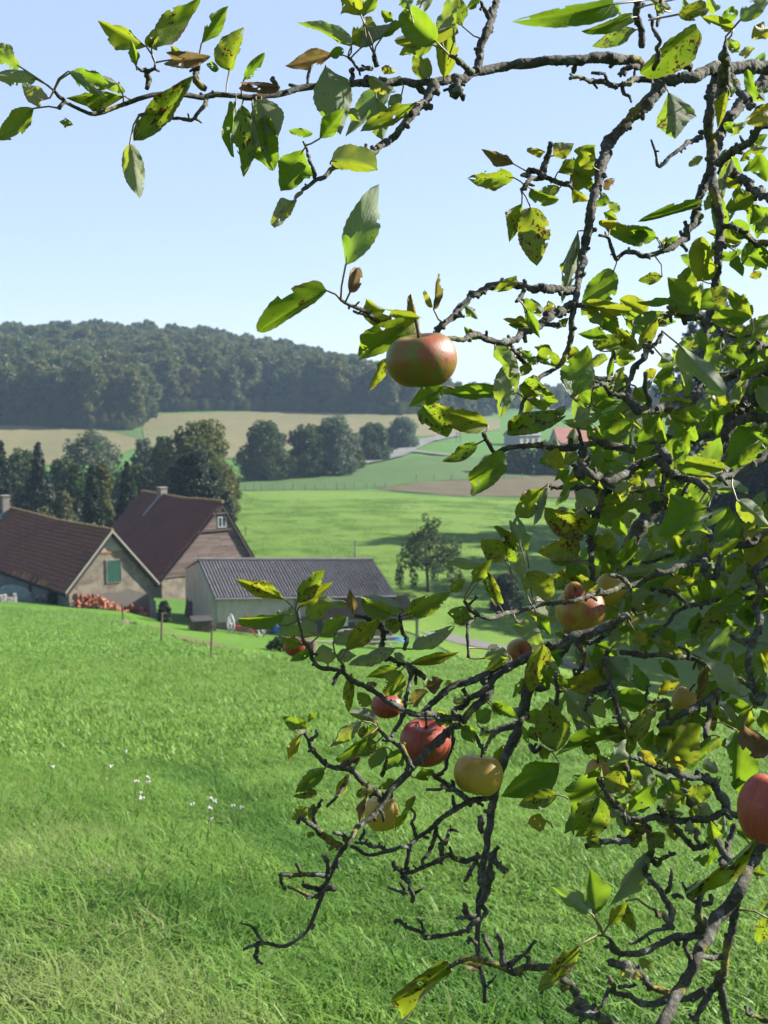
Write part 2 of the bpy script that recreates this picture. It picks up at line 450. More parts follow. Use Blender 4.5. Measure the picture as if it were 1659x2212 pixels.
M_eternit = eternit()

def hit_plane(u, v, p0, n):
    d = ray(u, v); n = Vector(n)
    return d * (Vector(p0).dot(n) / d.dot(n))
class Frame:
    """a building's own axes: a along the gable, b along the ridge, z up"""
    def __init__(s, corner, deg):
        s.o = Vector((corner.x, corner.y, 0))
        s.e1 = Vector((math.cos(rad(deg)), math.sin(rad(deg)), 0)); s.e2 = Vector((-s.e1.y, s.e1.x, 0))
    def __call__(s, a, b, z): return s.o + s.e1 * a + s.e2 * b + Vector((0, 0, z))
    def ab(s, p):
        q = Vector((p.x, p.y, 0)) - s.o
        return q.dot(s.e1), q.dot(s.e2)
def tile_roof(mb, e0, e1, r1, r0, nx, ny, lift=0.075, mi=0, sag=0.16):
    """overlapping courses of single tiles on the slope e0 e1 (eaves) r1 r0 (ridge)"""
    e0, e1, r1, r0 = map(Vector, (e0, e1, r1, r0))
    n = (e1 - e0).cross(r0 - e0).normalized()
    if n.z < 0: n = -n
    def q(s, t): return (e0.lerp(e1, s)).lerp(r0.lerp(r1, s), t) - Vector((0, 0, sag * (math.sin(math.pi * s) * t * .8 + .25 * math.sin(s * 9 + t * 4) * math.sin(math.pi * s))))
    for j in range(ny):
        for i in range(nx):
            s0, s1 = (i + 0.03) / nx, (i + 0.97) / nx
            t0, t1 = (j - 0.05 + rng.uniform(-.05, .05)) / ny, (j + 1.02) / ny
            h = lift * rng.uniform(0.75, 1.35); k = rng.uniform(-0.012, 0.012)
            a, b, c, d = q(s0, t0) + n * (h + k), q(s1, t0) + n * (h - k), q(s1, t1) + n * 0.012, q(s0, t1) + n * 0.012
            a2, b2 = q(s0, t0) + n * (h - 0.03), q(s1, t0) + n * (h - 0.03)
            m_ = (a + b) / 2 + n * 0.025; m2 = (c + d) / 2 + n * 0.02
            mb.add([a, m_, b, c, m2, d, a2, b2], [(0, 1, 4, 5), (1, 2, 3, 4), (6, 7, 2, 1, 0), (6, 0, 5), (7, 3, 2)], mi)
    return mb
def slope_deck(mb, e0, e1, r1, r0, t=0.14, drop=.24):
    pts = [Vector(x) - Vector((0, 0, drop)) for x in (e0, e1, r1, r0)]
    n = (pts[1] - pts[0]).cross(pts[3] - pts[0]).normalized()
    if n.z < 0: pts.reverse()
    return mb.slab(pts, -t)
def ridge_caps(mb, a, b, n, r=0.14):
    a, b = Vector(a), Vector(b)
    sg = lambda s: Vector((0, 0, .16 * (math.sin(math.pi * min(1, s)) * .8 + .25 * math.sin(s * 9 + 4) * math.sin(math.pi * min(1, s)))))
    for i in range(n):
        p, q = a.lerp(b, i / n) - sg(i / n), a.lerp(b, (i + 1.08) / n) - sg((i + 1.08) / n)
        j = Vector((0, 0, rng.uniform(-.02, .03)))
        mb.tube([p + j, q + j], [r * rng.uniform(.95, 1.1), r * .88], 7)
    return mb

# ------------------------------------------------------------------ plastered barn (near gable with green hatch)
A = P(150, 1312, 86)
fr = Frame(A, 36.5)
W, L = 6.66, 22.0
ze, za, zg = -13.95, -10.1, -18.0
barn = thing('barn', 'low barn with brown tiled roof and green hatch in its plastered gable', 'barn', fr(W / 2, 0, zg))
m = MB()
m.slab([fr(0, 0, zg), fr(W, 0, zg), fr(W, 0, ze), fr(0, 0, ze)], -0.35)
part('gable_wall_base', m, M_plaster, barn)
k = 0.62
zk = ze + (za - ze) * k
m = MB(); m.slab([fr(0.003, 0.01, ze), fr(W - .003, 0.01, ze), fr(W - W / 2 * k, 0.01, zk), fr(W / 2 * k, 0.01, zk)], -0.34)
part('gable_wall', m, M_plaster, barn)
m = MB(); m.slab([fr(W / 2 * k, 0.012, zk), fr(W - W / 2 * k, 0.012, zk), fr(W / 2, 0.012, za)], -0.33)
part('gable_top', m, M_gable_white, barn)
m = MB(); m.slab([fr(W / 2 * k + .05, -0.03, zk - 0.1), fr(W - W / 2 * k - .05, -0.03, zk - 0.1), fr(W - W / 2 * k - .05, -0.03, zk + .03), fr(W / 2 * k + .05, -0.03, zk + .03)], -0.05)
part('brick_band', m, M_orange, barn)
# the grey render field on the lower wall, with an uneven upper edge
pts = [fr(0.9, -0.035, -15.55), fr(1.5, -0.035, -16.1), fr(1.9, -0.035, zg), fr(W - 0.55, -0.035, zg), fr(W - 0.55, -0.035, -14.9), fr(W - 1.2, -0.035, -14.75)]
pts += [fr(W * t, -0.035, -14.55 - 0.35 * (0.6 - t) + 0.06 * math.sin(t * 37)) for t in (0.7, 0.6, 0.5, 0.4, 0.3, 0.2)]
m = MB()
for pa, pb in zip(pts, pts[1:] + pts[:1]):
    c = fr(W * .5, -0.035, -16.2)
    m.add([c, pa, pb], [(0, 1, 2)])
part('dark_render', m, M_render_dark, barn)
m = MB()
m.slab([fr(0, 0.36, zg), fr(0, L, zg), fr(0, L, ze), fr(0, 0.36, ze)], 0.35)
m.slab([fr(W, 0.36, zg), fr(W, L, zg), fr(W, L, ze), fr(W, 0.36, ze)], -0.35)
m.slab([fr(0.36, L, zg), fr(W - 0.36, L, zg), fr(W - 0.36, L, ze), fr(W / 2, L, za - .1), fr(0.36, L, ze)], -0.3)
part('side_wall', m, M_oldwall, barn)
ov, ev = 0.22, 0.35
sl = (za - ze) / (W / 2)
zE = ze - ev * sl + 0.1
zA = za + 0.1
m = MB()
slope_deck(m, fr(-ev, -ov, zE), fr(-ev, L + .2, zE), fr(W / 2, L + .2, zA), fr(W / 2, -ov, zA))
slope_deck(m, fr(W + ev, -ov, zE), fr(W + ev, L + .2, zE), fr(W / 2, L + .2, zA), fr(W / 2, -ov, zA))
part('roof', m, M_darkwood, barn)
m = MB()
tile_roof(m, fr(-ev - .05, -ov - .04, zE - .04), fr(-ev - .05, L + .22, zE - .04), fr(W / 2, L + .22, zA + .01), fr(W / 2, -ov - .04, zA + .01), 88, 16)
tag(part('roof_tiles', m, M_tile_a, barn), None, None, None, 'stuff')
m = MB()
tile_roof(m, fr(W + ev + .05, L + .22, zE - .04), fr(W + ev + .05, -ov - .04, zE - .04), fr(W / 2, -ov - .04, zA + .01), fr(W / 2, L + .22, zA + .01), 60, 14)
tag(part('roof_tiles', m, M_tile_a, barn), None, None, None, 'stuff')
m = ridge_caps(MB(), fr(W / 2, -ov - .03, zA + .05), fr(W / 2, L + .2, zA + .05), 50)
tag(part('ridge_tiles', m, M_ridge, barn), None, None, None, 'stuff')
# a repaired strip of orange tiles at the eaves
for i in range(15):
    b0 = 3.2 + i * 0.5 + rng.uniform(-.05, .05)
    if rng.random() < 0.2: continue
    m = MB(); h = rng.uniform(0.2, 0.4)
    n_ = (fr(-sl, 0, 1) - fr(0, 0, 0)).normalized() * 0.1
    c = fr(-ev - .06, b0, zE - .05)
    up = fr(1, 0, sl) - fr(0, 0, 0)
    m.box(c + n_ * .8, fr.e2 * .42, up * h, n_ * .35)
    part('eaves_tile', m, M_orange if rng.random() < .5 else M_ridge, barn)
m = MB()   # verge boards
for (a0_, a1_) in ((-ev, W / 2), (W + ev, W / 2)):
    p, q = fr(a0_, -ov - 0.06, zE - .12), fr(a1_, -ov - 0.06, zA - .12)
    m.box(p, q - p, fr.e2 * 0.05, (0, 0, 0.2))
part('verge_board', m, M_gable_white, barn)
gp = fr(0, 0, 0); gn = fr.e2
h0, h1 = hit_plane(231.5, 1259, gp, gn), hit_plane(260.5, 1210, gp, gn)
a0_, a1_ = fr.ab(h0)[0], fr.ab(h1)[0]
m = MB(); zf0, zf1 = h0.z, h1.z
for (x0, x1, z0, z1) in ((a0_ - .06, a0_, zf0 - .06, zf1 + .02), (a1_, a1_ + .06, zf0 - .06, zf1 + .02), (a0_ - .12, a1_ + .12, zf1 + .021, zf1 + .13), (a0_, a1_, zf0 - .06, zf0)):
    m.box(fr(x0, -0.05, z0), fr.e1 * (x1 - x0), fr.e2 * .06, (0, 0, z1 - z0))
hatch = part('hatch', m, M_plaster, barn)
nb = 5
for i in range(nb):
    m = MB(); w_ = (a1_ - a0_) / nb
    m.box(fr(a0_ + i * w_ + .012, -0.03 + 0.006 * (i % 2), zf0), fr.e1 * (w_ - .024), fr.e2 * .045, (0, 0, zf1 - zf0))
    o = part('hatch_board', m, M_green, barn); o.parent = hatch; o.location = (0, 0, 0); hatch.location = (0, 0, 0)
# plank door and a leaning beam on the shaded long side
gp2, gn2 = fr(0, 0, 0), fr.e1
d0, d1 = hit_plane(70, 1300, gp2, gn2), hit_plane(58, 1246, gp2, gn2)
b0_, b1_ = fr.ab(d0)[1], fr.ab(d1)[1]
m = MB(); m.box(fr(-0.06, b0_, d0.z - 1), fr.e2 * (b1_ - b0_ - .4), fr.e1 * .05, (0, 0, d1.z - d0.z + .9))
door = part('door', m, M_darkwood, barn)
m = MB(); m.box(fr(-0.3, b0_ - .25, d1.z - .05), fr.e2 * (b1_ - b0_ + .2), fr.e1 * .29, (0, 0, .1))
part('door_canopy', m, M_darkwood, barn)
cb = hit_plane(12, 1110, fr(W * .42, 0, 0), fr.e1)
ca, cbb = W * .42, fr.ab(cb)[1]
m = MB(); m.box(fr(ca - .3, cbb - .3, za - 1.0), fr.e1 * .6, fr.e2 * .6, (0, 0, 2.2)); m.box(fr(ca - .36, cbb - .36, za + 1.2), fr.e1 * .72, fr.e2 * .72, (0, 0, .1))
ch = part('chimney', m, M_concrete, barn)
m = MB(); m.box(fr(ca - .5, cbb - .42, za - .85), fr.e1 * .95, fr.e2 * .84, (0, 0, .5))
o = part('flashing', m, M_lead, barn)

# ------------------------------------------------------------------ big farmhouse behind, with shingled gable
B_ = P(345, 1250, 105)
fb = Frame(B_, 40)
WL, WR, LB = 6.4, 4.0, 14.5
zeb, zab, zgb = B_.z, -9.87, -20.0
WB = WL + WR
house = thing('farmhouse', 'tall farmhouse with steep dark red roof and shingled half-hipped gable', 'farmhouse', fb(WL, 0, zgb))
def gable_edges(z):
    t = (z - zeb) / (zab - zeb)
    return WL * t, WB - WR * t
m = MB()
m.slab([fb(0.2, 0, zgb), fb(WB - .2, 0, zgb), fb(WB - .2, 0, zeb), fb(0.2, 0, zeb)], -0.4)
part('gable_wall', m, M_plaster, house)
m = MB()
m.slab([fb(0.2, 0.41, zgb), fb(0.2, LB, zgb), fb(0.2, LB, zeb), fb(0.2, 0.41, zeb)], 0.35)
m.slab([fb(WB - .2, 0.41, zgb), fb(WB - .2, LB, zgb), fb(WB - .2, LB, zeb), fb(WB - .2, 0.41, zeb)], -0.35)
m.slab([fb(.6, LB, zgb), fb(WB - .6, LB, zgb), fb(WB - .6, LB, zeb), fb(WL, LB, zab - .2), fb(.6, LB, zeb)], -.3)
m.slab([fb(0.25, 0.02, zeb), fb(WB - .25, 0.02, zeb), fb(WL, 0.02, zab - .1)], -0.3)
part('side_wall', m, M_oldwall, house)
# rows of weathered boards, each piece on its own
row, z = 0, zeb + 0.02
wz0, wz1 = None, None
gpb = fb(0, -0.1, 0); gnb = fb.e2
w0, w1 = hit_plane(471, 1138, gpb, gnb), hit_plane(486, 1117, gpb, gnb)
wa0, wa1, wz0, wz1 = fb.ab(w0)[0], fb.ab(w1)[0], w0.z, w1.z
while z < zab - 0.15:
    h = 0.2
    l, r = gable_edges(z + h * .5)
    l, r = l + .03, r - .03
    proud = 0.10 if z < zeb + (zab - zeb) * .62 else (0.16 if z < zeb + (zab - zeb) * .86 else 0.24)
    npc = max(1, int((r - l) / 1.3))
    cuts = [l] + [l + (r - l) * (i + rng.uniform(.25,   .5)) / npc for i in range(1, npc)] + [r]
    if r - l > .2:
        for c0, c1 in zip(cuts[:-1], cuts[1:]):
            segs = [(c0, c1)]
            if z + h > wz0 - .05 and z < wz1 + .05:
                segs = []
                if c0 < wa0 - .08: segs.append((c0, min(c1, wa0 - .08)))
                if c1 > wa1 + .08: segs.append((max(c0, wa1 + .08), c1))
            for s0, s1 in segs:
                if s1 - s0 < .06: continue
                m = MB(); pr = proud + rng.uniform(-.008, .012)
                dz = rng.uniform(-.012, .012)
                m.add([fb(s0, -pr, z + dz), fb(s1 - .012, -pr, z + dz), fb(s1 - .012, -pr + .035, z + h + .02), fb(s0, -pr + .035, z + h + .02),
                       fb(s0, -pr + .04, z + dz), fb(s1 - .012, -pr + .04, z + dz)],
                      [(0, 1, 2, 3), (4, 5, 1, 0), (4, 0, 3), (1, 5, 2)])
                part('shingle_board', m, M_shingle, house)
    z += h
for t in (0.62, 0.86):
    zz = zeb + (zab - zeb) * t
    l, r = gable_edges(zz)
    m = MB(); m.box(fb(l - .1, -.32 if t > .8 else -.24, zz - .1), fb.e1 * (r - l + .2), fb.e2 * .3, (0, 0, .11))
    part('gable_ledge', m, M_shingle, house)
m = MB()
for (x0, x1, z0, z1) in ((wa0 - .06, wa0, wz0 - .06, wz1 + .06), (wa1, wa1 + .06, wz0 - .06, wz1 + .06), (wa0, wa1, wz1, wz1 + .06), (wa0, wa1, wz0 - .06, wz0),
                         ((wa0 + wa1) / 2 - .03, (wa0 + wa1) / 2 + .03, wz0, wz1)):
    m.box(fb(x0, -.2, z0), fb.e1 * (x1 - x0), fb.e2 * .1, (0, 0, z1 - z0))
win = part('window', m, M_white, house)
for k in range(2):
    xx = wa0 + k * (wa1 - wa0) / 2 + (.03 if k else 0)
    m = MB(); m.box(fb(xx, -.16, wz0), fb.e1 * ((wa1 - wa0) / 2 - .03), fb.e2 * .02, (0, 0, wz1 - wz0))
    o = part('pane', m, M_glass, house); o.parent = win
slL, slR = (zab - zeb) / WL, (zab - zeb) / WR
evb, ovb = .45, .32
m = MB()
EL0, EL1 = fb(-evb, -ovb, zeb - evb * slL + .1), fb(-evb, LB + .2, zeb - evb * slL + .1)
RR0, RR1 = fb(WL, -ovb, zab + .1), fb(WL, LB + .2, zab + .1)
ER0, ER1 = fb(WB + .3, -ovb, zeb - .3 * slR + .1), fb(WB + .3, LB + .2, zeb - .3 * slR + .1)
slope_deck(m, EL0, EL1, RR1, RR0); slope_deck(m, ER0, ER1, RR1, RR0)
part('roof', m, M_darkwood, house)
m = tile_roof(MB(), EL0 + Vector((0, 0, .01)) - fb.e2 * .03, EL1 + Vector((0, 0, .01)), RR1 + Vector((0, 0, .01)), RR0 + Vector((0, 0, .01)) - fb.e2 * .03, 60, 30)
tag(part('roof_tiles', m, M_tile_b, house), None, None, None, 'stuff')
m = tile_roof(MB(), ER1, ER0 - fb.e2 * .03, RR0 - fb.e2 * .03, RR1, 50, 24)
tag(part('roof_tiles', m, M_tile_b, house), None, None, None, 'stuff')
m = ridge_caps(MB(), fb(WL, -ovb - .05, zab + .15), fb(WL, LB + .2, zab + .15), 36, .15)
tag(part('ridge_tiles', m, M_ridge, house), None, None, None, 'stuff')
cp = hit_plane(350, 1062, fb(WL, 0, 0), fb.e1); cbv = fb.ab(cp)[1]
m = MB(); m.box(fb(WL - .35, cbv - .4, zab - .8), fb.e1 * .7, fb.e2 * .8, (0, 0, 1.5)); m.box(fb(WL - .42, cbv - .47, zab + .7), fb.e1 * .84, fb.e2 * .94, (0, 0, .1))
part('chimney', m, M_concrete, house)
m = MB(); m.box(fb(WL - 1.6, cbv - .5, zab - 1.75), fb.e1 * 1.3, fb.e2 * 1.0, (0, 0, .35))
n_ = Vector((0, 0, 1))
m = MB(); up = (fb(1, 0, slL) - fb(0, 0, 0))
m.box(fb(WL - 2.1, cbv - .25, zab - 2.1 * slL + .2), fb.e2 * .35, up * 2.0, (fb(-slL, 0, 1) - fb(0, 0, 0)) * .05)
part('flashing', m, M_lead, house)

# ------------------------------------------------------------------ long shed with corrugated roof
S_ = P(470, 1362, 86)
fs = Frame(S_, 22)      # here a runs along the front, b to the back
LS, DS = 13.6, 9.0
zs0, zs1 = P(470, 1289, 86).z, None
def front(a, z0, z1): return z0 + (z1 - z0) * a / LS
pe = fs(LS, 0, 0); e_r = P(855, 1284, pe.y).z; zs_l = P(468, 1289, 86).z
tilt = (e_r - zs_l) / LS
br = 4.6
pr_ = fs(0, br, 0); zr_l = P(430, 1212, pr_.y).z
shed = thing('shed', 'long low shed with grey limewashed walls and corrugated roof', 'shed', fs(LS / 2, DS / 2, -20))
m = MB()
m.slab([fs(0, 0, -21), fs(LS, 0, -21), fs(LS, 0, zs_l + tilt * LS), fs(0, 0, zs_l)], -.3)
part('front_wall', m, M_limewash, shed)
zb_l = zr_l - 1.25
m = MB(); m.slab([fs(0, .31, -21), fs(0, .31, zs_l), fs(0, br, zr_l - .08), fs(0, DS, zb_l), fs(0, DS, -21)], .3)
part('gable_wall', m, M_limewash, shed)
m = MB(); m.slab([fs(LS, .31, -21), fs(LS, .31, zs_l + tilt * LS), fs(LS, br, zr_l - .08 + tilt * LS), fs(LS, DS, zb_l + tilt * LS), fs(LS, DS, -21)], -.3)
m.slab([fs(.31, DS, -21), fs(LS - .31, DS, -21), fs(LS - .31, DS, zb_l + tilt * LS), fs(.31, DS, zb_l)], -.3)
part('back_wall', m, M_limewash, shed)
def shed_sheet(o_, ex, ey, nw=4):
    """one corrugated sheet: o_ its lower corner, ex across, ey up the slope"""
    n = Vector(ex).cross(Vector(ey)).normalized()
    v, f = [], []
    N = nw * 4
    for j in range(2):
        for i in range(N + 1):
            t = i / N
            h = .06 * math.sin(t * nw * 2 * math.pi) + (.022 if j == 0 else 0)
            v.append(o_ + ex * t + ey * j + n * h)
    for i in range(N): f.append((i, i + 1, N + 2 + i, N + 1 + i))
    return v, f
NX, NY = 15, 3
lo, hi = Vector((0, 0, .12)), Vector((0, 0, .12))
for side in (0, 1):
    for i in range(NX):
        for j in range(NY):
            a0_, a1_ = -.25 + i * (LS + .5) / NX, -.25 + (i + 1.04) * (LS + .5) / NX
            if side == 0:
                bA, zA_, bB, zB_ = -.3, zs_l - .3 * (zr_l - zs_l) / br + .1, br, zr_l + .1
            else:
                bA, zA_, bB, zB_ = DS + .25, zb_l - .05 + .1, br, zr_l + .1
            t0, t1 = j / NY, (j + 1.05) / NY if j < NY - 1 else 1
            p = lambda a, t: fs(a, bA + (bB - bA) * t, zA_ + (zB_ - zA_) * t + tilt * a)
            o_, ex, ey = p(a0_, t0), p(a1_, t0) - p(a0_, t0), p(a0_, t1) - p(a0_, t0)
            o_ = o_ + Vector((0, 0, rng.uniform(-.008, .012)))
            if side: o_, ex = o_ + ex, -ex
            v, f = shed_sheet(o_, ex, ey)
            mm = MB(); mm.add(v, f)
            part('roof_sheet', mm, M_eternit, shed)
m = MB(); m.tube([fs(-.28, br, zr_l + .13 - .28 * tilt), fs(LS + .28, br, zr_l + .13 + tilt * (LS + .28))], .13, 8); part('ridge_cap', m, M_eternit, shed)
zgu = zs_l - .3 * (zr_l - zs_l) / br
m = MB(); m.tube([fs(-.25, -.36, zgu + .02), fs(LS + .25, -.36, zgu + .02 + tilt * LS)], .065, 8); part('gutter', m, M_lead, shed)
m = MB(); m.tube([fs(LS * .43, -.1, zgu), fs(LS * .43, -.1, -18)], .05, 8); part('downpipe', m, M_lead, shed)
m = MB()
for i in range(10):
    t = i / 9
    m.box(fs(-.1, .1 + t * (br - .2), zs_l + (zr_l - zs_l) * t - .22), fs.e1 * .1, fs.e2 * .12, (0, 0, .18))
tag(part('rafter_end', m, M_darkwood, shed), None, None, None, None)
m = MB(); m.box(fs(-.04, -.05, -21), fs.e1 * (LS + .08), fs.e2 * .045, (0, 0, 21 + P(470, 1345, 86).z)); part('plinth', m, M_concrete, shed)
# lean-to in front of its far half
lt0, lt1 = 7.2, LS + 1.2
zt_t, zt_b = P(720, 1292, 88).z, P(720, 1338, 86.5).z
leanto = thing('lean_to', 'mossy brown lean-to roof on posts in front of the shed', 'lean-to', fs(10, -1, -20))
for i in range(8):
    a0_, a1_ = lt0 + i * (lt1 - lt0) / 8, lt0 + (i + 1.04) * (lt1 - lt0) / 8
    o_ = fs(a0_, -2.6, zt_b + tilt * (a0_ - lt0)); ex = fs(a1_, -2.6, zt_b + tilt * (a1_ - lt0)) - o_; ey = fs(a0_, -.12, zt_t + tilt * (a0_ - lt0)) - o_
    v, f = shed_sheet(o_, ex, ey, 7)
    mm = MB(); mm.add(v, f); part('roof_sheet', mm, simple('mossy_brown_sheet', (0.12, 0.10, 0.075), (0.17, 0.15, 0.09), 1.5, .9, .3) if i == 0 else bpy.data.materials['mossy_brown_sheet'], leanto)
for i in range(4):
    a = lt0 + .1 + i * (lt1 - lt0 - .3) / 3
    zt = zt_b + tilt * (a - lt0)
    m = MB(); m.box(fs(a, -2.5, -21), fs.e1 * .16, fs.e2 * .16, (0, 0, zt + 21)); part('post', m, M_greywood, leanto)
m = MB(); m.box(fs(lt0, -2.55, zt_b - .2), fs(lt1, 0, tilt * (lt1 - lt0)) - fs(lt0, 0, 0), fs.e2 * .14, (0, 0, .18)); part('beam', m, M_greywood, leanto)

# ------------------------------------------------------------------ things lying about the yard
def on(p, dz=0): return Vector((p[0], p[1], gz(p[0], p[1]) + dz))
# tile heap along the barn gable: single clay tiles
heap = thing('tile_heap', 'long heap of orange clay roof tiles along the barn gable', 'tile heap', on(fr(W / 2, -.7, 0)))
def tile_mesh():
    m = MB()
    for i in range(5):
        pass
    v, f = [], []
    for j in range(2):
        for i in range(5):
            t = i / 4
            v.append((t * .25 - .125, j * .4 - .2, .05 * math.sin(t * math.pi)))
    b = len(v)
    v += [(x, y, z - .018) for x, y, z in v]
    for i in range(4):
        f += [(i, i + 1, 6 + i, 5 + i), (b + 5 + i, b + 6 + i, b + i + 1, b + i), (b + i, b + i + 1, i + 1, i), (5 + i, 6 + i, b + 6 + i, b + 5 + i)]
    return mesh_data('roof_tile', v, f, M_orange)
tm = tile_mesh()
def heap_tile(a, b, h, upright):
    q = fr(a, b, 0); z = gz(q.x, q.y) + h
    o = link('tile', tm, heap)
    o.location = Vector((q.x, q.y, z)) - heap.location
    if upright: o.rotation_euler = (rad(90) + rng.uniform(-.25, .25), rng.uniform(-.1, .1), rad(36.5) + rng.choice((0, 1.57)) + rng.uniform(-.3, .3))
    else: o.rotation_euler = (rng.uniform(-.5, .5), rng.uniform(-.5, .5), rng.uniform(0, 6.3))
for a_, hh in [(x * .12, 1) for x in range(0, 52)]:
    top = 0.85 if a_ < 2.2 else (0.55 if a_ < 3 else (0.3 if a_ < 4.3 else (0.62 if a_ < 5.6 else .25)))
    h = .12
    while h < top:
        heap_tile(a_ + rng.uniform(-.08, .08) + .15, -.35 - rng.uniform(0, .7) * (1 - h / 1.4), h, rng.random() < .6)
        h += rng.uniform(.13, .24)
# boards leaning on the gable's far corner
pr = thing('leaning_boards', 'grey boards leaning on the far corner of the barn gable', 'boards', on(fr(W - .3, -.4, 0)))
for i in range(3):
    m = MB(); q = on(fr(W - .75 + i * .22, -.9 + i * .08, 0), -.05); m.box(q, fr.e1 * .17, (fr.e2 * .7 + fr.e1 * .25) + Vector((0, 0, 1.5 - i * .15)), fr.e2 * -.03)
    part('board', m, M_greywood, pr)
# low plank bench beside the barn corner
bn = gat(190, 1306)
bench = thing('plank_bench', 'low weathered plank bench in the grass by the barn corner', 'bench', bn)
m = MB(); d_ = (gat(229, 1307) - gat(151, 1303)); d_.z = 0
c0 = gat(151, 1303); c0.z = gz(c0.x, c0.y) + .42
m.box(c0, d_ + Vector((0, 0, gat(229, 1307).z - gat(151, 1303).z)), Vector((-d_.y, d_.x, 0)).normalized() * .35, (0, 0, .07)); part('seat', m, M_greywood, bench)
for t in (.12, .88):
    m = MB(); q = c0 + d_ * t; m.cbox((q.x, q.y, q.z - .5), .1, .3, .52, math.atan2(d_.y, d_.x)); part('leg', m, M_greywood, bench)
# block stacks and the covered heap
stacks = [(22, 1300, 5, 'stack of pale stone blocks beside the green covered heap'), (64, 1299, 4, 'stack of reddish grey blocks between two pale ones'), (104, 1300, 6, 'brightest stack of white blocks against the barn side')]
for (u, v, n_, lab) in stacks:
    c = gat(u, v); st = thing('block_stack', lab, 'block stack', c, 'block stacks along the shaded side of the barn')
    for i in range(n_):
        for j in range(3):
            m = MB(); m.cbox((c.x + (i - n_ / 2) * .24 * fr.e1.x + rng.uniform(-.04, .04), c.y + (i - n_ / 2) * .24 * fr.e1.y, c.z - .08 + j * .22), .22, .3, .21 - rng.uniform(0, .03), rad(36.5) + rng.uniform(-.15, .15))
            if rng.random() < .88: part('block', m, M_stone if 'reddish' not in lab or rng.random() < .4 else M_log, st)
def mound(name, label, cat, u, v, w, h, mat, seed):
    r2 = random.Random(seed); c = gat(u, v); mb = MB(); N, K = 20, 9
    for i in range(K):
        t = i / (K - 1)
        for j in range(N):
            th = 2 * math.pi * j / N
            rr = math.cos(t * math.pi / 2) ** .6 * (1 + .12 * math.sin(3 * th + seed) + r2.uniform(-.07, .07))
            mb.v.append(c + Vector((w * rr * math.cos(th), w * .6 * rr * math.sin(th), h * t ** .8 * (1 + r2.uniform(-.06, .06)) - .1)))
    for i in range(K - 1):
        for j in range(N):
            mb.f.append((i * N + j, i * N + (j + 1) % N, (i + 1) * N + (j + 1) % N, (i + 1) * N + j)); mb.m.append(0)
    return tag(free(name, mb, mat, True), label, cat)
mound('covered_heap', 'heap under pale green plastic sheeting beside the barn', 'heap', 26, 1296, 1.5, 1.25, M_tarp_green, 2)
# red hay rake on two white wheels
hr = gat(532, 1372)
rake = thing('hay_rake', 'red horse-drawn hay rake on two big white spoked wheels', 'farm machine', hr)
ax = Vector((math.cos(rad(28)), math.sin(rad(28)), 0)); ay = Vector((-ax.y, ax.x, 0))
R_ = .68
for s_ in (-1, 1):
    c = hr + ax * (1.15 * s_) + Vector((0, 0, R_ - .05))
    c.z = gz(c.x, c.y) + R_ - .03
    m = MB(); m.tube([c + ay * (R_ * math.cos(t)) + Vector((0, 0, R_ * math.sin(t))) + ax * .0 for t in np.linspace(0, 2 * math.pi, 33)], .05, 6, False)
    wh = part('wheel', m, M_white, rake)
    for i in range(10):
        t = i * math.pi / 5
        mm = MB(); mm.tube([c + ax * .04 * s_, c + ay * (R_ * math.cos(t)) + Vector((0, 0, R_ * math.sin(t)))], .02, 5)
        o = part('spoke', mm, M_white, rake); o.parent = wh
    mm = MB(); mm.tube([c - ax * .1, c + ax * .1], .1, 8); o = part('hub', mm, M_white, rake); o.parent = wh
m = MB(); zc = Vector((0, 0, R_ - .05))
for dy, dz in ((0, 0), (-.45, .1), (.3, .05)): m.box(hr + zc - ax * 1.1 + ay * dy + Vector((0, 0, dz)), ax * 2.2, ay * .09, (0, 0, .1))
for dx in (-.8, -.25, .3, .85): m.box(hr + zc + ax * dx - ay * .5 + Vector((0, 0, .05)), ax * .08, ay * .9, (0, 0, .08))
part('frame', m, M_red, rake)
m = MB()
m.box(hr + zc + ax * .1 - ay * .1, ax * .5, ay * .4, (0, 0, .4)); m.box(hr + zc + ax * .05 - ay * .1 + Vector((0, 0, .4)), ax * .1, ay * .35, (0, 0, .35))
part('gear_box', m, M_red, rake)
m = MB(); m.tube([hr + zc - ay * .45, hr - ay * 2.0 + Vector((0, 0, .25))], .05, 6); part('drawbar', m, M_red, rake)
for i in range(12):
    x = -1 + i * .18; m = MB()
    m.tube([hr + zc + ax * x + ay * .3, hr + zc + ax * x + ay * .7 + Vector((0, 0, .05)), hr + ax * x + ay * .75 + Vector((0, 0, .3)), hr + ax * x + ay * .45 + Vector((0, 0, .03))], .018, 5)
    part('tine', m, M_red, rake)
# firewood stack under dark sheeting
fw = gat(438, 1366)
wood = thing('firewood_stack', 'low stack of firewood logs under a dark sheet by the shed corner', 'firewood', fw)
for j in range(4):
    for i in range(9 - j):
        m = MB(); c = fw + fs.e1 * ((i - 4 + j * .5) * .21) + Vector((0, 0, .1 + j * .18)); m.tube([c - fs.e2 * .1, c + fs.e2 * .8], rng.uniform(.08, .11), 7); part('log', m, M_log, wood)
m = MB(); m.slab([fw - fs.e1 * .75 - fs.e2 * .2 + Vector((0, 0, .78)), fw + fs.e1 * .75 - fs.e2 * .2 + Vector((0, 0, .76)), fw + fs.e1 * .7 + fs.e2 * .9 + Vector((0, 0, .95)), fw - fs.e1 * .7 + fs.e2 * .9 + Vector((0, 0, .98))], .04); part('cover_sheet', m, M_darkwood, wood)
dl = on(fs(-.3, 7.6, 0))
lean = thing('dark_leaning_boards', 'dark boards propped upright against the shed gable', 'boards', dl)
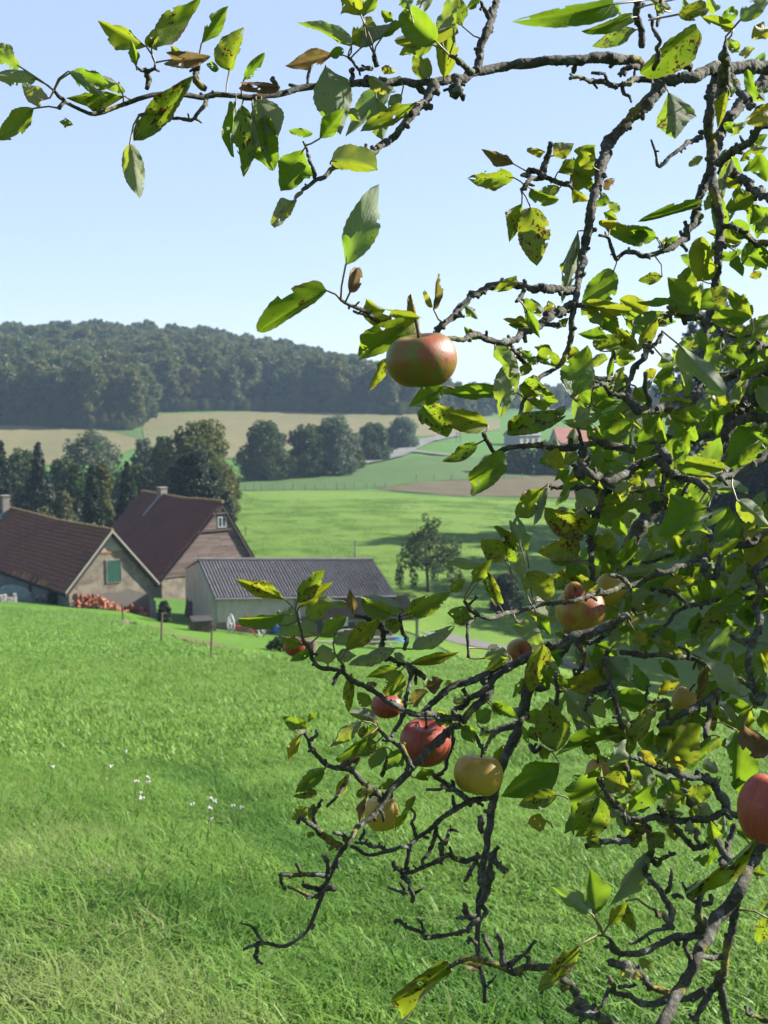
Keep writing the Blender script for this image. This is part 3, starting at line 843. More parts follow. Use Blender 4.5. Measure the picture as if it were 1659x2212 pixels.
for i in range(5):
    q = on(fs(-.5, 6.6 + i * .4, 0)); m = MB(); m.box(q, fs.e2 * .32, fs.e1 * .42 + Vector((0, 0, 2.2 + .2 * math.sin(i * 2))), fs.e1 * -.05); part('board', m, M_darkwood, lean)
# log ends, drum, plank pile, blue sheet, handcart-like trailer
for (u, v, lab) in ((655, 1404, 'short pale log lying on its side nearest to the hay rake'), (672, 1412, 'dark upright log stump at the edge of the lawn')):
    c = gat(u, v); m = MB()
    if 'upright' in lab: m.tube([c + Vector((0, 0, -.1)), c + Vector((0, 0,   .5))], [.22, .2], 10)
    else: m.tube([c + Vector((-.5, .1, .28)), c + Vector((.45, -.1, .28))], .27, 10)
    tag(free('log', m, M_log), lab, 'log')
c = gat(598, 1372)
tag(free('blue_drum', MB().lathe(c, [(0, 0), (.29, 0), (.3, .05), (.29, .3), (.31, .33), (.29, .36), (.29, .6), (.31, .63), (.29, .66), (.29, .9), (.25, .93), (0, .93)], 16), M_blue, True), 'blue plastic drum standing by the shed wall', 'drum')
pile = thing('plank_pile', 'untidy pile of grey planks and poles in front of the lean-to', 'plank pile', gat(780, 1398))
for i in range(26):
    c = gat(780, 1399) + Vector((rng.uniform(-1.5, 1.5), rng.uniform(-.6, .8), .08 + .05 * (i // 2)))
    an = rng.uniform(-.35, .35); l = rng.uniform(1.2, 3.4); d = Vector((math.cos(an), math.sin(an), rng.uniform(-.06, .1)))
    m = MB(); m.box(c - d * l / 2, d * l, Vector((-d.y, d.x, 0)) * rng.uniform(.1, .2), (0, 0, .06)); part('plank', m, M_greywood if i % 3 else M_stone, pile)
mound('blue_sheet', 'crumpled bright blue sheet on the ground beyond the plank pile', 'plastic sheet', 858, 1384, .9, .32, M_blue, 5)
tr = gat(735, 1378)
cart = thing('farm_trailer', 'grey flat farm trailer parked under the lean-to', 'trailer', tr)
m = MB(); m.cbox(tr + Vector((0, 0,   .5)), 2.2, 1.3, .14, rad(20)); part('bed', m, M_greywood, cart)
m = MB(); m.cbox(tr + Vector((-.2, .1, .9)), 1.3, .9, .6, rad(20)); part('crate', m, M_white, cart)
for s_ in (-1, 1):
    for q in (-.8, .8):
        c = tr + ax * q + ay * .55 * s_ + Vector((0, 0, .36)); m = MB(); m.tube([c - ay * .08, c + ay * .08], .36, 14); part('wheel', m, M_darkwood, cart)
pl = thing('propped_poles', 'bundle of old wooden poles leaning upright beside the logs', 'poles', gat(640, 1396))
for i in range(7):
    c = gat(640, 1396) + Vector(((i - 3) * .16, rng.uniform(-.2, .2), 0)); m = MB(); m.tube([c, c + Vector((.35 - i * .1, .3, rng.uniform(1.3, 2.3)))], .05, 6); part('pole', m, M_greywood, pl)
# stakes and posts of the yard
def stake(u, v, h, r, lab, cat='stake', name='wooden_stake', grp=None):
    c = gat(u, v); m = MB(); m.tube([c - Vector((0, 0, .2)), c + Vector((.03, 0, h * .6)), c + Vector((.05, .02, h))], [r, r * .95, r * .85], 7)
    return tag(free(name, m, M_log), lab, cat, grp)
stake(348, 1394, 1.1, .035, 'upright wooden stake where the trodden path crosses the lawn edge')
stake(455, 1422, .8, .03, 'shorter dark stake further along the lawn edge')
c = gat(266, 1352)
pump = thing('old_plough', 'dark rusty iron implement with an upright handle in the grass', 'farm tool', c)
m = MB(); m.tube([c + Vector((0, 0, .2)), c + Vector((-.05, 0, 1.3))], .04, 6); part('handle', m, M_darkwood, pump)
m = MB(); m.lathe(c, [(0, 0), (.35, 0), (.42, .15), (.3, .33), (0, .38)], 9); part('body', m, M_log, pump)
m = MB(); m.box(c + Vector((.1, -.1, .05)), (.7, .2, 0), (-.05, .2, 0), (0, 0, .15)); part('blade', m, M_darkwood, pump)
# poles out on the pasture
def pole(u, v0, v1, lab):
    c = gat(u, v0); h = P(u, v1, c.y).z - c.z; m = MB(); m.tube([c, c + Vector((0, 0, h))], [.11, .08], 8); m.cbox(c + Vector((0, 0, h * .97)), .35, .06, .06)
    return tag(free('utility_pole', m, M_greywood), lab, 'pole')
pole(767, 1215, 1168, 'thin wooden pole standing on the pasture behind the shed roof')
pole(531, 1160, 1138, 'thin wooden pole just beyond the farmhouse gable')
# pasture fence: posts and wires
fence = thing('pasture_fence', 'long post and wire fence along the far edge of the bright pasture', 'fence', gat(680, 1057))
fp = ground_at([(505 + i * 22 + rng.uniform(-4, 4), 1059.5 - 2.5 * (i / 15)) for i in range(16)])
for q in fp:
    m = MB(); m.tube([Vector(q) - Vector((0, 0, .2)), Vector(q) + Vector((rng.uniform(-.06, .06), 0, rng.uniform(1.15, 1.4)))], .1, 6); part('post', m, M_greywood, fence)
for h in (.45, .85, 1.15):
    m = MB(); m.tube([Vector(q) + Vector((0, 0, h)) for q in fp], .012, 4); part('wire', m, M_lead, fence)
fence2 = thing('field_fence', 'short run of pale fence posts along the ploughed field', 'fence', gat(980, 1036))
for i in range(7):
    q = gat(900 + i * 38, 1040 - i * .5); m = MB(); m.tube([q - Vector((0, 0, .2)), q + Vector((0, 0, 1.5))], .11, 6); part('post', m, M_greywood, fence2)
# village on the far side
def cottage(u, v, Y, w, d, h, rise, ang, wall, roof, lab, name='cottage'):
    c = gat(u, v); f_ = Frame(c, ang); z = c.z - .5
    t = thing(name, lab, 'house', c)
    m = MB(); m.box(f_(-w / 2, -d / 2, z), f_.e1 * w, f_.e2 * d, (0, 0, h + .5))
    m.slab([f_(-w / 2, -d / 2, z + h + .5), f_(-w / 2, d / 2, z + h + .5), f_(-w / 2, 0, z + h + rise + .4)], .2)
    m.slab([f_(w / 2, d / 2, z + h + .5), f_(w / 2, -d / 2, z + h + .5), f_(w / 2, 0, z + h + rise + .4)], .2)
    part('wall', m, wall, t)
    m = MB()
    for s_ in (-1, 1): slope_deck(m, f_(-w / 2 - .4, s_ * (d / 2 + .4), z + h + .3), f_(w / 2 + .4, s_ * (d / 2 + .4), z + h + .3), f_(w / 2 + .4, 0, z + h + rise + .6), f_(-w / 2 - .4, 0, z + h + rise + .6), .2, 0)
    part('roof', m, roof, t)
    m = MB(); m.box(f_(w * .2, -.4, z + h + rise - .5), f_.e1 * .8, f_.e2 * .8, (0, 0, 2)); part('chimney', m, M_orange, t)
    for i in range(3):
        m = MB(); m.box(f_(-w * .33 + i * w * .28, -d / 2 - .04, z + 1.6), f_.e1 * 1.1, f_.e2 * .035, (0, 0, 1.3)); part('window', m, M_glass, t)
cottage(1245, 978, 0, 14, 9, 3.4, 4.2, 10, M_gable_white, simple('pale_red_roof', (0.48, 0.20, 0.14), (0.40, 0.16, 0.12), 1), 'distant village house with a bright pink-red roof seen between apple twigs')
cottage(1128, 962, 0, 9, 8, 3.6, 3, 35, M_gable_white, simple('slate_roof', (0.16, 0.17, 0.2), (0.12, 0.13, 0.15), 1), 'distant white house with grey roof beyond the lane')
cottage(1330, 985, 0, 11, 9, 3.2, 4, -15, M_gable_white, bpy.data.materials['pale_red_roof'], 'distant white walled house with red roof, further along the village')
# lattice mast
mc = gat(990, 955)
mast = thing('lattice_mast', 'slender steel lattice mast on the far field', 'mast', mc)
H_ = P(990, 908, mc.y).z - mc.z
for sx, sy in ((-1, -1), (1, -1), (1, 1), (-1, 1)):
    m = MB(); m.tube([mc + Vector((sx * .8, sy * .8, 0)), mc + Vector((sx * .25, sy * .25, H_))], .07, 5); part('leg', m, M_lead, mast)
for i in range(6):
    t0, t1 = i / 6, (i + 1) / 6
    for s_ in (-1, 1):
        m = MB(); r0_, r1_ = .8 - .55 * t0, .8 - .55 * t1
        m.tube([mc + Vector((-r0_ * s_, -r0_, H_ * t0)), mc + Vector((r1_ * s_, -r1_, H_ * t1))], .04, 4); part('brace', m, M_lead, mast)
# ------------------------------------------------------------------ foliage
def leaf_cloud_mat(name, c1, c2, c3, scale=0.3, inst=False):
    m = Mat(name); v = m.coord()
    f = m.rng(m.noise(v, scale, 3, 0.6), 0.35, 0.65)
    c = m.mix(f, c1, c2)
    w = m.n('ShaderNodeTexWhiteNoise', {0: m.n('ShaderNodeVectorMath', {0: v, 1: (2, 2, 2)}, operation='SCALE').outputs[0]}, noise_dimensions='3D')
    c = m.mix(m.math('MULTIPLY', m.rng(m.noise(v, 4.0, 2), 0.45, 0.7), 0.5), c, c3)
    if inst:
        t = m.attr('tint', 'INSTANCER')
        c = m.mix(m.math('MULTIPLY', t, 0.75), c, c3)
    return m.fin(c, 0.6, None, 0.3, 0.38, c)
def foliage(n, lobes, size, r=None, flat=0.0, up=0.0):
    """n leaf clumps (bent quads) spread over the shells of the lobes (x, y, z, rx, ry, rz)"""
    r = r or nrng
    lob = np.array(lobes, float)
    wgt = (lob[:, 3] * lob[:, 5]); wgt /= wgt.sum()
    li = r.choice(len(lob), n, p=wgt)
    d = r.normal(size=(n, 3)); d /= np.linalg.norm(d, axis=1)[:, None]
    rr = 1 - 0.45 * r.random(n) ** 2.2 + r.normal(size=n) * 0.05
    c = lob[li, :3] + d * lob[li, 3:6] * rr[:, None]
    nn = d * 0.9 + r.normal(size=(n, 3)) * 0.55; nn[:, 2] += up
    nn /= np.linalg.norm(nn, axis=1)[:, None]
    a = np.cross(nn, r.normal(size=(n, 3))); a /= np.linalg.norm(a, axis=1)[:, None] + 1e-9
    b = np.cross(nn, a)
    s = size * (0.5 + r.random(n))[:, None]
    k = nn * s * 0.25
    v = np.stack([c - a * s * .5 - k, c - b * s * .32, c + a * s * .5 - k, c + b * s * .32], 1).reshape(-1, 3)
    i = np.arange(n) * 4
    return v, np.stack([i, i + 1, i + 2, i + 3], -1)
def crown_lobes(R, h0, h1, n, seed, squash=1.0, top=0.6):
    """a broad crown between heights h0 and h1, built of many clumps"""
    r = random.Random(seed)
    out = [(0, 0, (h0 + h1) / 2, R * .62, R * .62 * squash, (h1 - h0) * .42)]
    for i in range(n):
        t = (i + r.uniform(.2, .8)) / n
        z = h0 + (h1 - h0) * (0.08 + 0.86 * t)
        prof = math.sqrt(max(0.05, 1 - ((t - (1 - top)) / (top if t > 1 - top else (1 - top) * 1.45)) ** 2))
        th = i * 2.399 + r.uniform(-.5, .5)
        q = R * prof * r.uniform(.5, .82)
        s = R * r.uniform(.15, .42) * (0.6 + .4 * prof)
        out.append((q * math.cos(th), q * math.sin(th) * squash, z, s, s, s * r.uniform(.65, .95)))
    return out
def trunk_mb(base, h, r, limbs, R, h0, seed):
    q = random.Random(seed); m = MB()
    pts = [base + Vector((q.uniform(-.1, .1) * i, q.uniform(-.1, .1) * i, h * i / 5 - .3)) for i in range(6)]
    m.tube(pts, [r * 1.25, r, r * .85, r * .7, r * .5, r * .3], 8)
    for i in range(limbs):
        th = i * 2.4 + q.uniform(-.4, .4); z = h0 * .7 + (h - h0 * .7) * q.uniform(.05, .6)
        p0 = base + Vector((0, 0, z)); e = p0 + Vector((math.cos(th) * R * .65, math.sin(th) * R * .65, R * q.uniform(.2, .6)))
        m.tube([p0, p0.lerp(e, .5) + Vector((0, 0, .1 * R)), e], [r * .45, r * .3, r * .1], 6)
    return m
M_bark_far = simple('tree_bark', (0.075, 0.06, 0.05), (0.045, 0.04, 0.035), 2.0, .9, .4)
M_leaf_mid = leaf_cloud_mat('broadleaf_green', (0.075, 0.125, 0.028), (0.048, 0.09, 0.026), (0.12, 0.15, 0.04))
M_leaf_oak = leaf_cloud_mat('olive_green_leaves', (0.135, 0.155, 0.024), (0.085, 0.11, 0.024), (0.20, 0.18, 0.035))
M_leaf_willow = leaf_cloud_mat('silvery_green_leaves', (0.13, 0.185, 0.10), (0.09, 0.14, 0.075), (0.17, 0.21, 0.13))
M_leaf_spruce = leaf_cloud_mat('dark_spruce_needles', (0.03, 0.056, 0.026), (0.02, 0.04, 0.021), (0.06, 0.085, 0.035))
M_leaf_dark = leaf_cloud_mat('dark_green_leaves', (0.038, 0.06, 0.018), (0.026, 0.044, 0.015), (0.065, 0.08, 0.028))
M_leaf_bush = leaf_cloud_mat('bush_leaves', (0.06, 0.12, 0.03), (0.04, 0.085, 0.025), (0.09, 0.13, 0.04), 2.0)
M_leaf_dry = leaf_cloud_mat('yellowing_shrub_leaves', (0.13, 0.14, 0.05), (0.09, 0.11, 0.04), (0.17, 0.15, 0.06), 2.0)
M_leaf_wood = leaf_cloud_mat('wood_canopy', (0.10, 0.155, 0.034), (0.07, 0.118, 0.036), (0.19, 0.18, 0.04), 0.15, True)

def tree(name, label, cat, u, v, Ytop_v, wpx, mat, seed, kind='broad', n=5200, size=0.5, bare=0.12, Y=None, group=None, squash=1.0, xy=None, H=None, R=None):
    if xy is not None: c = Vector((xy[0], xy[1], gz(*xy)))
    elif Y is not None:
        q = P(u, v, Y); c = Vector((q.x, q.y, gz(q.x, q.y)))
    else: c = gat(u, v)
    if H is None: H = P(u, Ytop_v, c.y).z - c.z
    if R is None: R = wpx * .5 / F * c.y
    t = thing(name, label, cat, c, group)
    r = np.random.default_rng(seed)
    h0 = H * bare
    if kind == 'spruce':
        lob = []; q = random.Random(seed); K = 30
        for i in range(K):
            tt = i / (K - 1); z = h0 + (H - h0) * tt
            rad_ = R * (1 - tt) ** .85 * q.uniform(.85, 1.1) + .12
            nb_ = 8 if tt < .6 else 5
            for j in range(nb_):
                th = j * 2 * math.pi / nb_ + q.uniform(-.3, .3) + i
                l = rad_ * q.uniform(.75, 1.12)
                for s_ in (.45, .85):
                    lob.append((l * s_ * math.cos(th), l * s_ * math.sin(th), z - l * s_ * .28, rad_ * .24 + .16, rad_ * .24 + .16, rad_ * .12 + .16))
        v_, f_ = foliage(n, lob, size, r, up=.3)
    elif kind == 'pine':
        lob = crown_lobes(R, h0, H, 22, seed, squash, .75)
        v_, f_ = foliage(n, lob, size, r, up=.4)
    elif kind == 'orchard':
        q = random.Random(seed)
        lob = crown_lobes(R, H * .3, H * .78, 20, seed, 1, .55)[1:]
        for i in range(9):   # drooping twig ends and an upright leader
            th = i * .7; lob.append((R * .92 * math.cos(th), R * .92 * math.sin(th), H * q.uniform(.2, .36), R * .13, R * .13, H * .13))
        for i in range(5): lob.append((q.uniform(-.1, .25) * R, q.uniform(-.2, .2) * R, H * (.78 + .045 * i), R * .2 * (1.1 - .1 * i), R * .2, R * .16))
        v_, f_ = foliage(n, lob, size, r)
    else:
        lob = crown_lobes(R, h0, H, 48, seed, squash, .78 if bare < .1 else .6)
        if bare < .1:
            for i in range(10): lob.append((R * .62 * math.cos(i * .63), R * .62 * math.sin(i * .63), H * .1 + R * .12, R * .34, R * .34, R * .3))
        v_, f_ = foliage(n, lob, size, r)
    link('crown', mesh_data('crown', v_, f_, mat), t)
    m = trunk_mb(Vector((0, 0, 0)), H * .8, max(.12, H * .022), 6, R, max(h0, H * .25), seed)
    me = mesh_data('trunk', [tuple(x) for x in m.v], m.f, M_bark_far, True)
    link('trunk', me, t)
    return t

# trees behind the farm
T = tree
T('spruce', 'dark spruce behind the barn chimney at the picture edge', 'spruce', 5, 1140, 955, 120, M_leaf_spruce, 1, 'spruce', 7000, .55, .03, Y=150)
T('spruce', 'broad dark spruce, second in from the picture edge behind the barn', 'spruce', 86, 1135, 958, 105, M_leaf_spruce, 2, 'spruce', 7000, .55, .03, Y=152)
T('spruce', 'slim pale tipped spruce rising behind the middle of the barn roof', 'spruce', 200, 1150, 1008, 80, M_leaf_spruce, 3, 'spruce', 6500, .45, .02, Y=128)
T('spruce', 'narrow pointed spruce beside the farmhouse roof', 'spruce', 277, 1140, 1000, 78, M_leaf_spruce, 4, 'spruce', 6500, .45, .02, Y=130)
T('willow_tree', 'silvery green rounded tree in front of the wide stubble field', 'tree', 200, 1080, 928, 160, M_leaf_willow, 5, 'broad', 6500, .55, .05, Y=200)
T('willow_tree', 'smaller silvery tree filling the gap beside the tall olive oak', 'tree', 312, 1080, 944, 88, M_leaf_willow, 6, 'broad', 5000, .55, .05, Y=205)
T('birch_tree', 'light yellow-green tree between two spruces behind the barn', 'tree', 222, 1130, 990, 58, M_leaf_oak, 7, 'broad', 4200, .42, .05, Y=145)
T('broadleaf_tree', 'fresh green cone-shaped tree behind the barn roof', 'tree', 166, 1130, 995, 62, M_leaf_bush, 8, 'broad', 4200, .42, .05, Y=150)
T('oak_tree', 'tallest olive-green oak behind the farmhouse chimney', 'oak', 432, 1090, 897, 180, M_leaf_oak, 9, 'broad', 9000, .6, .06, Y=180)
T('pine_tree', 'dark pine in front of the oak above the farmhouse ridge', 'pine', 415, 1130, 968, 150, M_leaf_spruce, 10, 'pine', 8500, .5, .1, Y=140)
T('pine_tree', 'small dark pine bough showing beyond the farmhouse gable', 'pine', 490, 1120, 1055, 52, M_leaf_spruce, 11, 'pine', 2600, .4, .1, Y=138)
T('broadleaf_tree', 'dark small tree leaning against the oak on its stubble side', 'tree', 352, 1090, 935, 75, M_leaf_mid, 12, 'broad', 4200, .5, .06, Y=185)
T('yellowing_shrub', 'yellowing tall shrub directly behind the barn ridge', 'shrub', 138, 1150, 1050, 80, M_leaf_dry, 13, 'broad', 4200, .35, .02, Y=122)
T('yellowing_shrub', 'low yellow-green shrub behind the barn chimney', 'shrub', 95, 1150, 1090, 75, M_leaf_dry, 14, 'broad', 3500, .35, .02, Y=118)
T('broadleaf_tree', 'grey-green tree filling the gap behind the two edge spruces', 'tree', 52, 1100, 968, 110, M_leaf_mid, 15, 'broad', 5500, .55, .02, Y=185)
T('broadleaf_tree', 'low dark tree behind the silvery tree and the barn', 'tree', 140, 1100, 985, 110, M_leaf_mid, 16, 'broad', 5500, .55, .02, Y=180)
T('broadleaf_tree', 'dark filling tree between the narrow spruce and the farmhouse', 'tree', 290, 1110, 1000, 120, M_leaf_mid, 17, 'broad', 5500, .55, .02, Y=175)
T('spruce', 'short wide spruce just over the ridge of the barn', 'spruce', 160, 1150, 1055, 70, M_leaf_spruce, 18, 'spruce', 5500, .4, .02, Y=126)
T('broadleaf_tree', 'drooping olive tree at the meadow end of the oak', 'tree', 482, 1085, 1000, 80, M_leaf_oak, 19, 'broad', 4800, .5, .02, Y=190)
# the row of trees along the far meadow
T('roadside_tree', 'round dark green tree at the farm end of the row along the meadow', 'tree', 574, 1036, 910, 122, M_leaf_mid, 21, 'broad', 11000, .6, .04)
T('roadside_tree', 'bushy tree with a ragged top, second from the farm in the row', 'tree', 662, 1031, 912, 98, M_leaf_mid, 22, 'broad', 10000, .6, .04)
T('roadside_tree', 'highest tree in the middle of the row along the meadow', 'tree', 722, 1026, 899, 120, M_leaf_willow, 23, 'broad', 11500, .6, .04)
T('roadside_tree', 'compact round tree beside the bend of the lane', 'tree', 806, 995, 912, 82, M_leaf_mid, 24, 'broad', 8000, .62, .04)
T('roadside_tree', 'pale hazy tree at the lane end of the row', 'tree', 868, 968, 900, 82, M_leaf_willow, 25, 'broad', 8000, .62, .04)
T('roadside_tree', 'small low tree in front of the highest one in the row', 'tree', 770, 1012, 965, 40, M_leaf_oak, 26, 'broad', 2600, .7, .02)
# the lone apple tree on the pasture and bushes
T('lone_apple_tree', 'lone small old apple tree with drooping twigs on the pasture', 'tree', 925, 1281, 1113, 145, M_leaf_mid, 31, 'orchard', 3700, .28, .3)
T('bush', 'dark rounded bush in the shaded hollow beyond the lone tree', 'bush', 1092, 1322, 1236, 78, M_leaf_dark, 32, 'broad', 3600, .3, .02)
T('bush', 'small leafy bush between the barn and the shed', 'bush', 355, 1345, 1298, 34, M_leaf_dark, 33, 'broad', 2400, .16, .02)
T('weed_clump', 'tall weeds growing round the logs at the lawn edge', 'weeds', 612, 1408, 1377, 72, M_leaf_bush, 34, 'broad', 2600, .13, .02)
T('bush', 'low dark bush under the shaded eaves of the barn', 'bush', 118, 1305, 1268, 36, M_leaf_dark, 35, 'broad', 1600, .16, .02)
for k, (u_, v_, vt_, w_) in enumerate(((1060, 1030, 985, 60), (1120, 1028, 960, 70), (1190, 1026, 950, 90), (1300, 1030, 955, 110), (1410, 1030, 940, 110))):
    T('valley_tree', ('hazy tree standing alone nearest the lane end', 'hazy rounded tree below the white house', 'hazy tree in front of the pink-red roof', 'wide hazy tree just past the pink-red roof', 'hazy tree closest to the dark wood')[k], 'tree', u_, v_, vt_, w_, M_leaf_mid, 40 + k, 'broad', 3200, .8, .03, Y=285)
# tall dark trees at the edge of the near wood; their shadow lies over the hollow
for k, (x_, y_, h_, r_, lab) in enumerate(((45.5, 168, 35, 8.5, 'tall dark wood-edge tree farthest along the shaded hollow'), (52, 150, 33, 8.5, 'tall dark wood-edge tree standing above the ploughed strip'),
        (50, 133, 34, 9, 'biggest dark tree of the wood edge behind the apple boughs'), (50, 115, 30, 9, 'dark broad tree of the wood edge above the farm track'),
        (48, 98, 27, 8.5, 'nearest dark tree of the wood edge'), (65, 158, 32, 10, 'dark tree deeper in the near wood'), (66, 124, 32, 10, 'dark crown deep in the near wood behind its biggest tree'), (62, 185, 33, 9.5, 'dark tree at the far back of the near wood'), (58, 164, 34, 9, 'dark tree between the farthest two of the near wood'), (57, 143, 34, 9, 'dark tree behind the biggest of the wood edge'), (58, 127, 33, 9, 'dark tree in the second row of the near wood above the track'), (57, 109, 30, 9, 'dark tree in the second row of the near wood, closer to the meadow'), (56, 90, 27, 8.5, 'dark tree where the near wood meets the meadow'))):
    T('dark_wood_tree', lab, 'tree', 0, 0, 0, 0, M_leaf_dark, 60 + k, 'broad', 9000, .9, .01, xy=(x_, y_), H=h_, R=r_)

# ------------------------------------------------------------------ instancing through geometry nodes
def scatter(name, pts, rot, scl, pick, tint, protos, label, kind='stuff'):
    me = bpy.data.meshes.new(name)
    me.from_pydata(np.asarray(pts).tolist(), [], [])
    def put(nm, typ, arr, key):
        a = me.attributes.new(nm, typ, 'POINT'); a.data.foreach_set(key, np.asarray(arr, dtype=np.float32 if typ != 'INT' else np.int32).ravel())
    put('rot', 'FLOAT_VECTOR', rot, 'vector'); put('scl', 'FLOAT_VECTOR', scl, 'vector'); put('pick', 'INT', pick, 'value'); put('tint', 'FLOAT', tint, 'value')
    o = link(name, me)
    ng = bpy.data.node_groups.new(name + '_scatter', 'GeometryNodeTree')
    ng.interface.new_socket('Geometry', in_out='INPUT', socket_type='NodeSocketGeometry')
    ng.interface.new_socket('Geometry', in_out='OUTPUT', socket_type='NodeSocketGeometry')
    N = ng.nodes.new; Lk = ng.links.new
    gi, go = N('NodeGroupInput'), N('NodeGroupOutput')
    iop = N('GeometryNodeInstanceOnPoints'); join = N('GeometryNodeJoinGeometry')
    for p in reversed(protos):
        oi = N('GeometryNodeObjectInfo'); oi.inputs['Object'].default_value = p; oi.inputs['As Instance'].default_value = True
        Lk(oi.outputs['Geometry'], join.inputs[0])
    def na(nm, typ):
        x = N('GeometryNodeInputNamedAttribute'); x.data_type = typ; x.inputs['Name'].default_value = nm; return x.outputs['Attribute']
    Lk(gi.outputs[0], iop.inputs['Points']); Lk(join.outputs[0], iop.inputs['Instance'])
    iop.inputs['Pick Instance'].default_value = True
    Lk(na('pick', 'INT'), iop.inputs['Instance Index']); Lk(na('rot', 'FLOAT_VECTOR'), iop.inputs['Rotation']); Lk(na('scl', 'FLOAT_VECTOR'), iop.inputs['Scale'])
    Lk(iop.outputs[0], go.inputs[0])
    md = o.modifiers.new('scatter', 'NODES'); md.node_group = ng
    return tag(o, label, None, None, kind)
def proto(name, me):
    return bpy.data.objects.new(name, me)     # kept out of the scene, only instanced

# ------------------------------------------------------------------ the wood on the far hill
wood_protos = []
for k in range(6):
    r = np.random.default_rng(100 + k)
    lob = crown_lobes(5.2 + .5 * (k % 3), 1.2, 20 + (k % 4), 30, 100 + k, 1, .45)
    v_, f_ = foliage(3400, lob, 1.15, r, up=.25)
    wood_protos.append(proto('wood_tree', mesh_data('wood_tree', v_, f_, M_leaf_wood)))
EU = [-700, -200, 0, 200, 285, 318, 335, 600, 860, 960, 1075]
EY = [430, 424, 421, 412, 411, 440, 472, 492, 484, 520, 590]
EH = [1.05, 1.05, 1.05, 1.05, 1.0, 1.05, 1.0, .98, .88, .8, .62]
pts, sc = [], []
r2 = random.Random(77)
x = -430.0
while x < 60:
    y = 405.0
    while y < 790:
        px, py = x + r2.uniform(-3.2, 3.2), y + r2.uniform(-3.2, 3.2)
        u_ = 829.5 + F * px / py
        ed = np.interp(u_, EU, EY)
        if u_ < 1072 and ed < py < ed + (300 if u_ < 900 else 130):
            h_ = np.interp(u_, EU, EH)
            if py < ed + 9: h_ *= r2.uniform(.92, 1.08)
            pts.append((px, py, gz(px, py) - .4)); sc.append(h_ * r2.uniform(.84, 1.12))
        y += 8.2
    x += 8.2
# brushwood along the foot of the wood
for u_ in np.linspace(-150, 1060, 300):
    py = np.interp(u_, EU, EY) - r2.uniform(0, 4); px = (u_ - 829.5) / F * py
    pts.append((px, py, gz(px, py) - .5)); sc.append(r2.uniform(.13, .3))
n = len(pts); sc = np.array(sc)
scatter('hill_wood', pts, np.stack([nrng.normal(0, .04, n), nrng.normal(0, .04, n), nrng.random(n) * 6.28], -1), np.stack([sc * (0.9 + .3 * nrng.random(n)), sc * (0.9 + .3 * nrng.random(n)), sc], -1),
        nrng.integers(0, 6, n), np.clip(nrng.normal(.32, .42, n), 0, 1), wood_protos, 'broadleaf wood covering the far hill')
pts, sc = [], []
for i in range(420):
    py = r2.uniform(640, 1000); u_ = r2.uniform(1060, 1900); px = (u_ - 829.5) / F * py
    pts.append((px, py, gz(px, py) - .5)); sc.append(r2.uniform(.45, .75))
n = len(pts); sc = np.array(sc)
scatter('distant_wood', pts, np.stack([np.zeros(n), np.zeros(n), nrng.random(n) * 6.28], -1), np.stack([sc, sc, sc], -1), nrng.integers(0, 6, n), nrng.random(n) * .6, wood_protos, 'distant hazy trees on the horizon')
# ------------------------------------------------------------------ grass
def grass_mat():
    m = Mat('grass_blade')
    t = m.attr('tint', 'INSTANCER')
    v = m.n('ShaderNodeVertexColor' , layer_name='tone').outputs[0]
    sep = m.n('ShaderNodeSeparateColor', {0: v})
    c = m.mix(sep.outputs[0], (0.16, 0.345, 0.045), (0.265, 0.44, 0.08))
    c = m.mix(m.rng(t, 0.5, 1.0, 0, .8), c, (0.33, 0.40, 0.14))
    c = m.mix(m.rng(t, 0.0, .25, .7, 0), c, (0.055, 0.18, 0.02))
    c = m.mix(m.math('MULTIPLY', m.math('GREATER_THAN', sep.outputs[2], .5), .7), c, (0.36, 0.34, 0.17))
    return m.fin(c, 0.55, None, 0.25, 0.45, c)
M_blade = grass_mat()
def tuft(name, n, R, h, w, seed, lean=.5, dry=.06):
    r = np.random.default_rng(seed)
    v, f, tone = [], [], []
    for i in range(n):
        rr = R * math.sqrt(r.random()); th = r.random() * 6.28
        b = np.array([rr * math.cos(th), rr * math.sin(th), -.02])
        a = r.random() * 6.28 if r.random() < .5 else r.normal(2.6, .7)
        d = np.array([math.cos(a), math.sin(a), 0]); s = np.array([-d[1], d[0], 0])
        hh = h * (.45 + .8 * r.random()); ln = hh * lean * (.3 + 1.3 * r.random()); ww = w * (.6 + .8 * r.random())
        k = len(v)
        q0, q1, q2 = b, b + d * ln * .3 + np.array([0, 0, hh * .6]), b + d * ln + np.array([0, 0, hh * (1 - .25 * lean)])
        v += [q0 - s * ww, q0 + s * ww, q1 - s * ww * .8, q1 + s * ww * .8, q2]
        f += [(k, k + 1, k + 3, k + 2), (k + 2, k + 3, k + 4)]
        c = (r.random(), r.random(), 1.0 if r.random() < dry else 0.0, 1)
        tone += [c] * 7
    me = mesh_data(name, np.array(v), f, M_blade)
    ca = me.color_attributes.new('tone', 'FLOAT_COLOR', 'CORNER')
    ca.data.foreach_set('color', np.array(tone, dtype=np.float32).ravel())
    return proto(name, me)
near = [tuft('grass_tuft', 130, .18, .062, .0027, 200 + i, .8, .01) for i in range(3)] + [tuft('grass_tuft', 70, .17, .045, .006, 205, 1.0, .01)] + [tuft('grass_tuft', 130, .17, .10, .0027, 210 + i, 1.0, .04) for i in range(2)]
mid = [tuft('grass_tuft', 190, .40, .07, .005, 220 + i, .8, .015) for i in range(4)] + [tuft('grass_tuft', 90, .34, .15, .007, 230 + i, .9, .06) for i in range(2)]
far = [tuft('grass_tuft', 130, .9, .075, .011, 240 + i, .8, .02) for i in range(4)] + [tuft('grass_tuft', 70, .8, .14, .014, 250 + i, .8, .08) for i in range(2)]
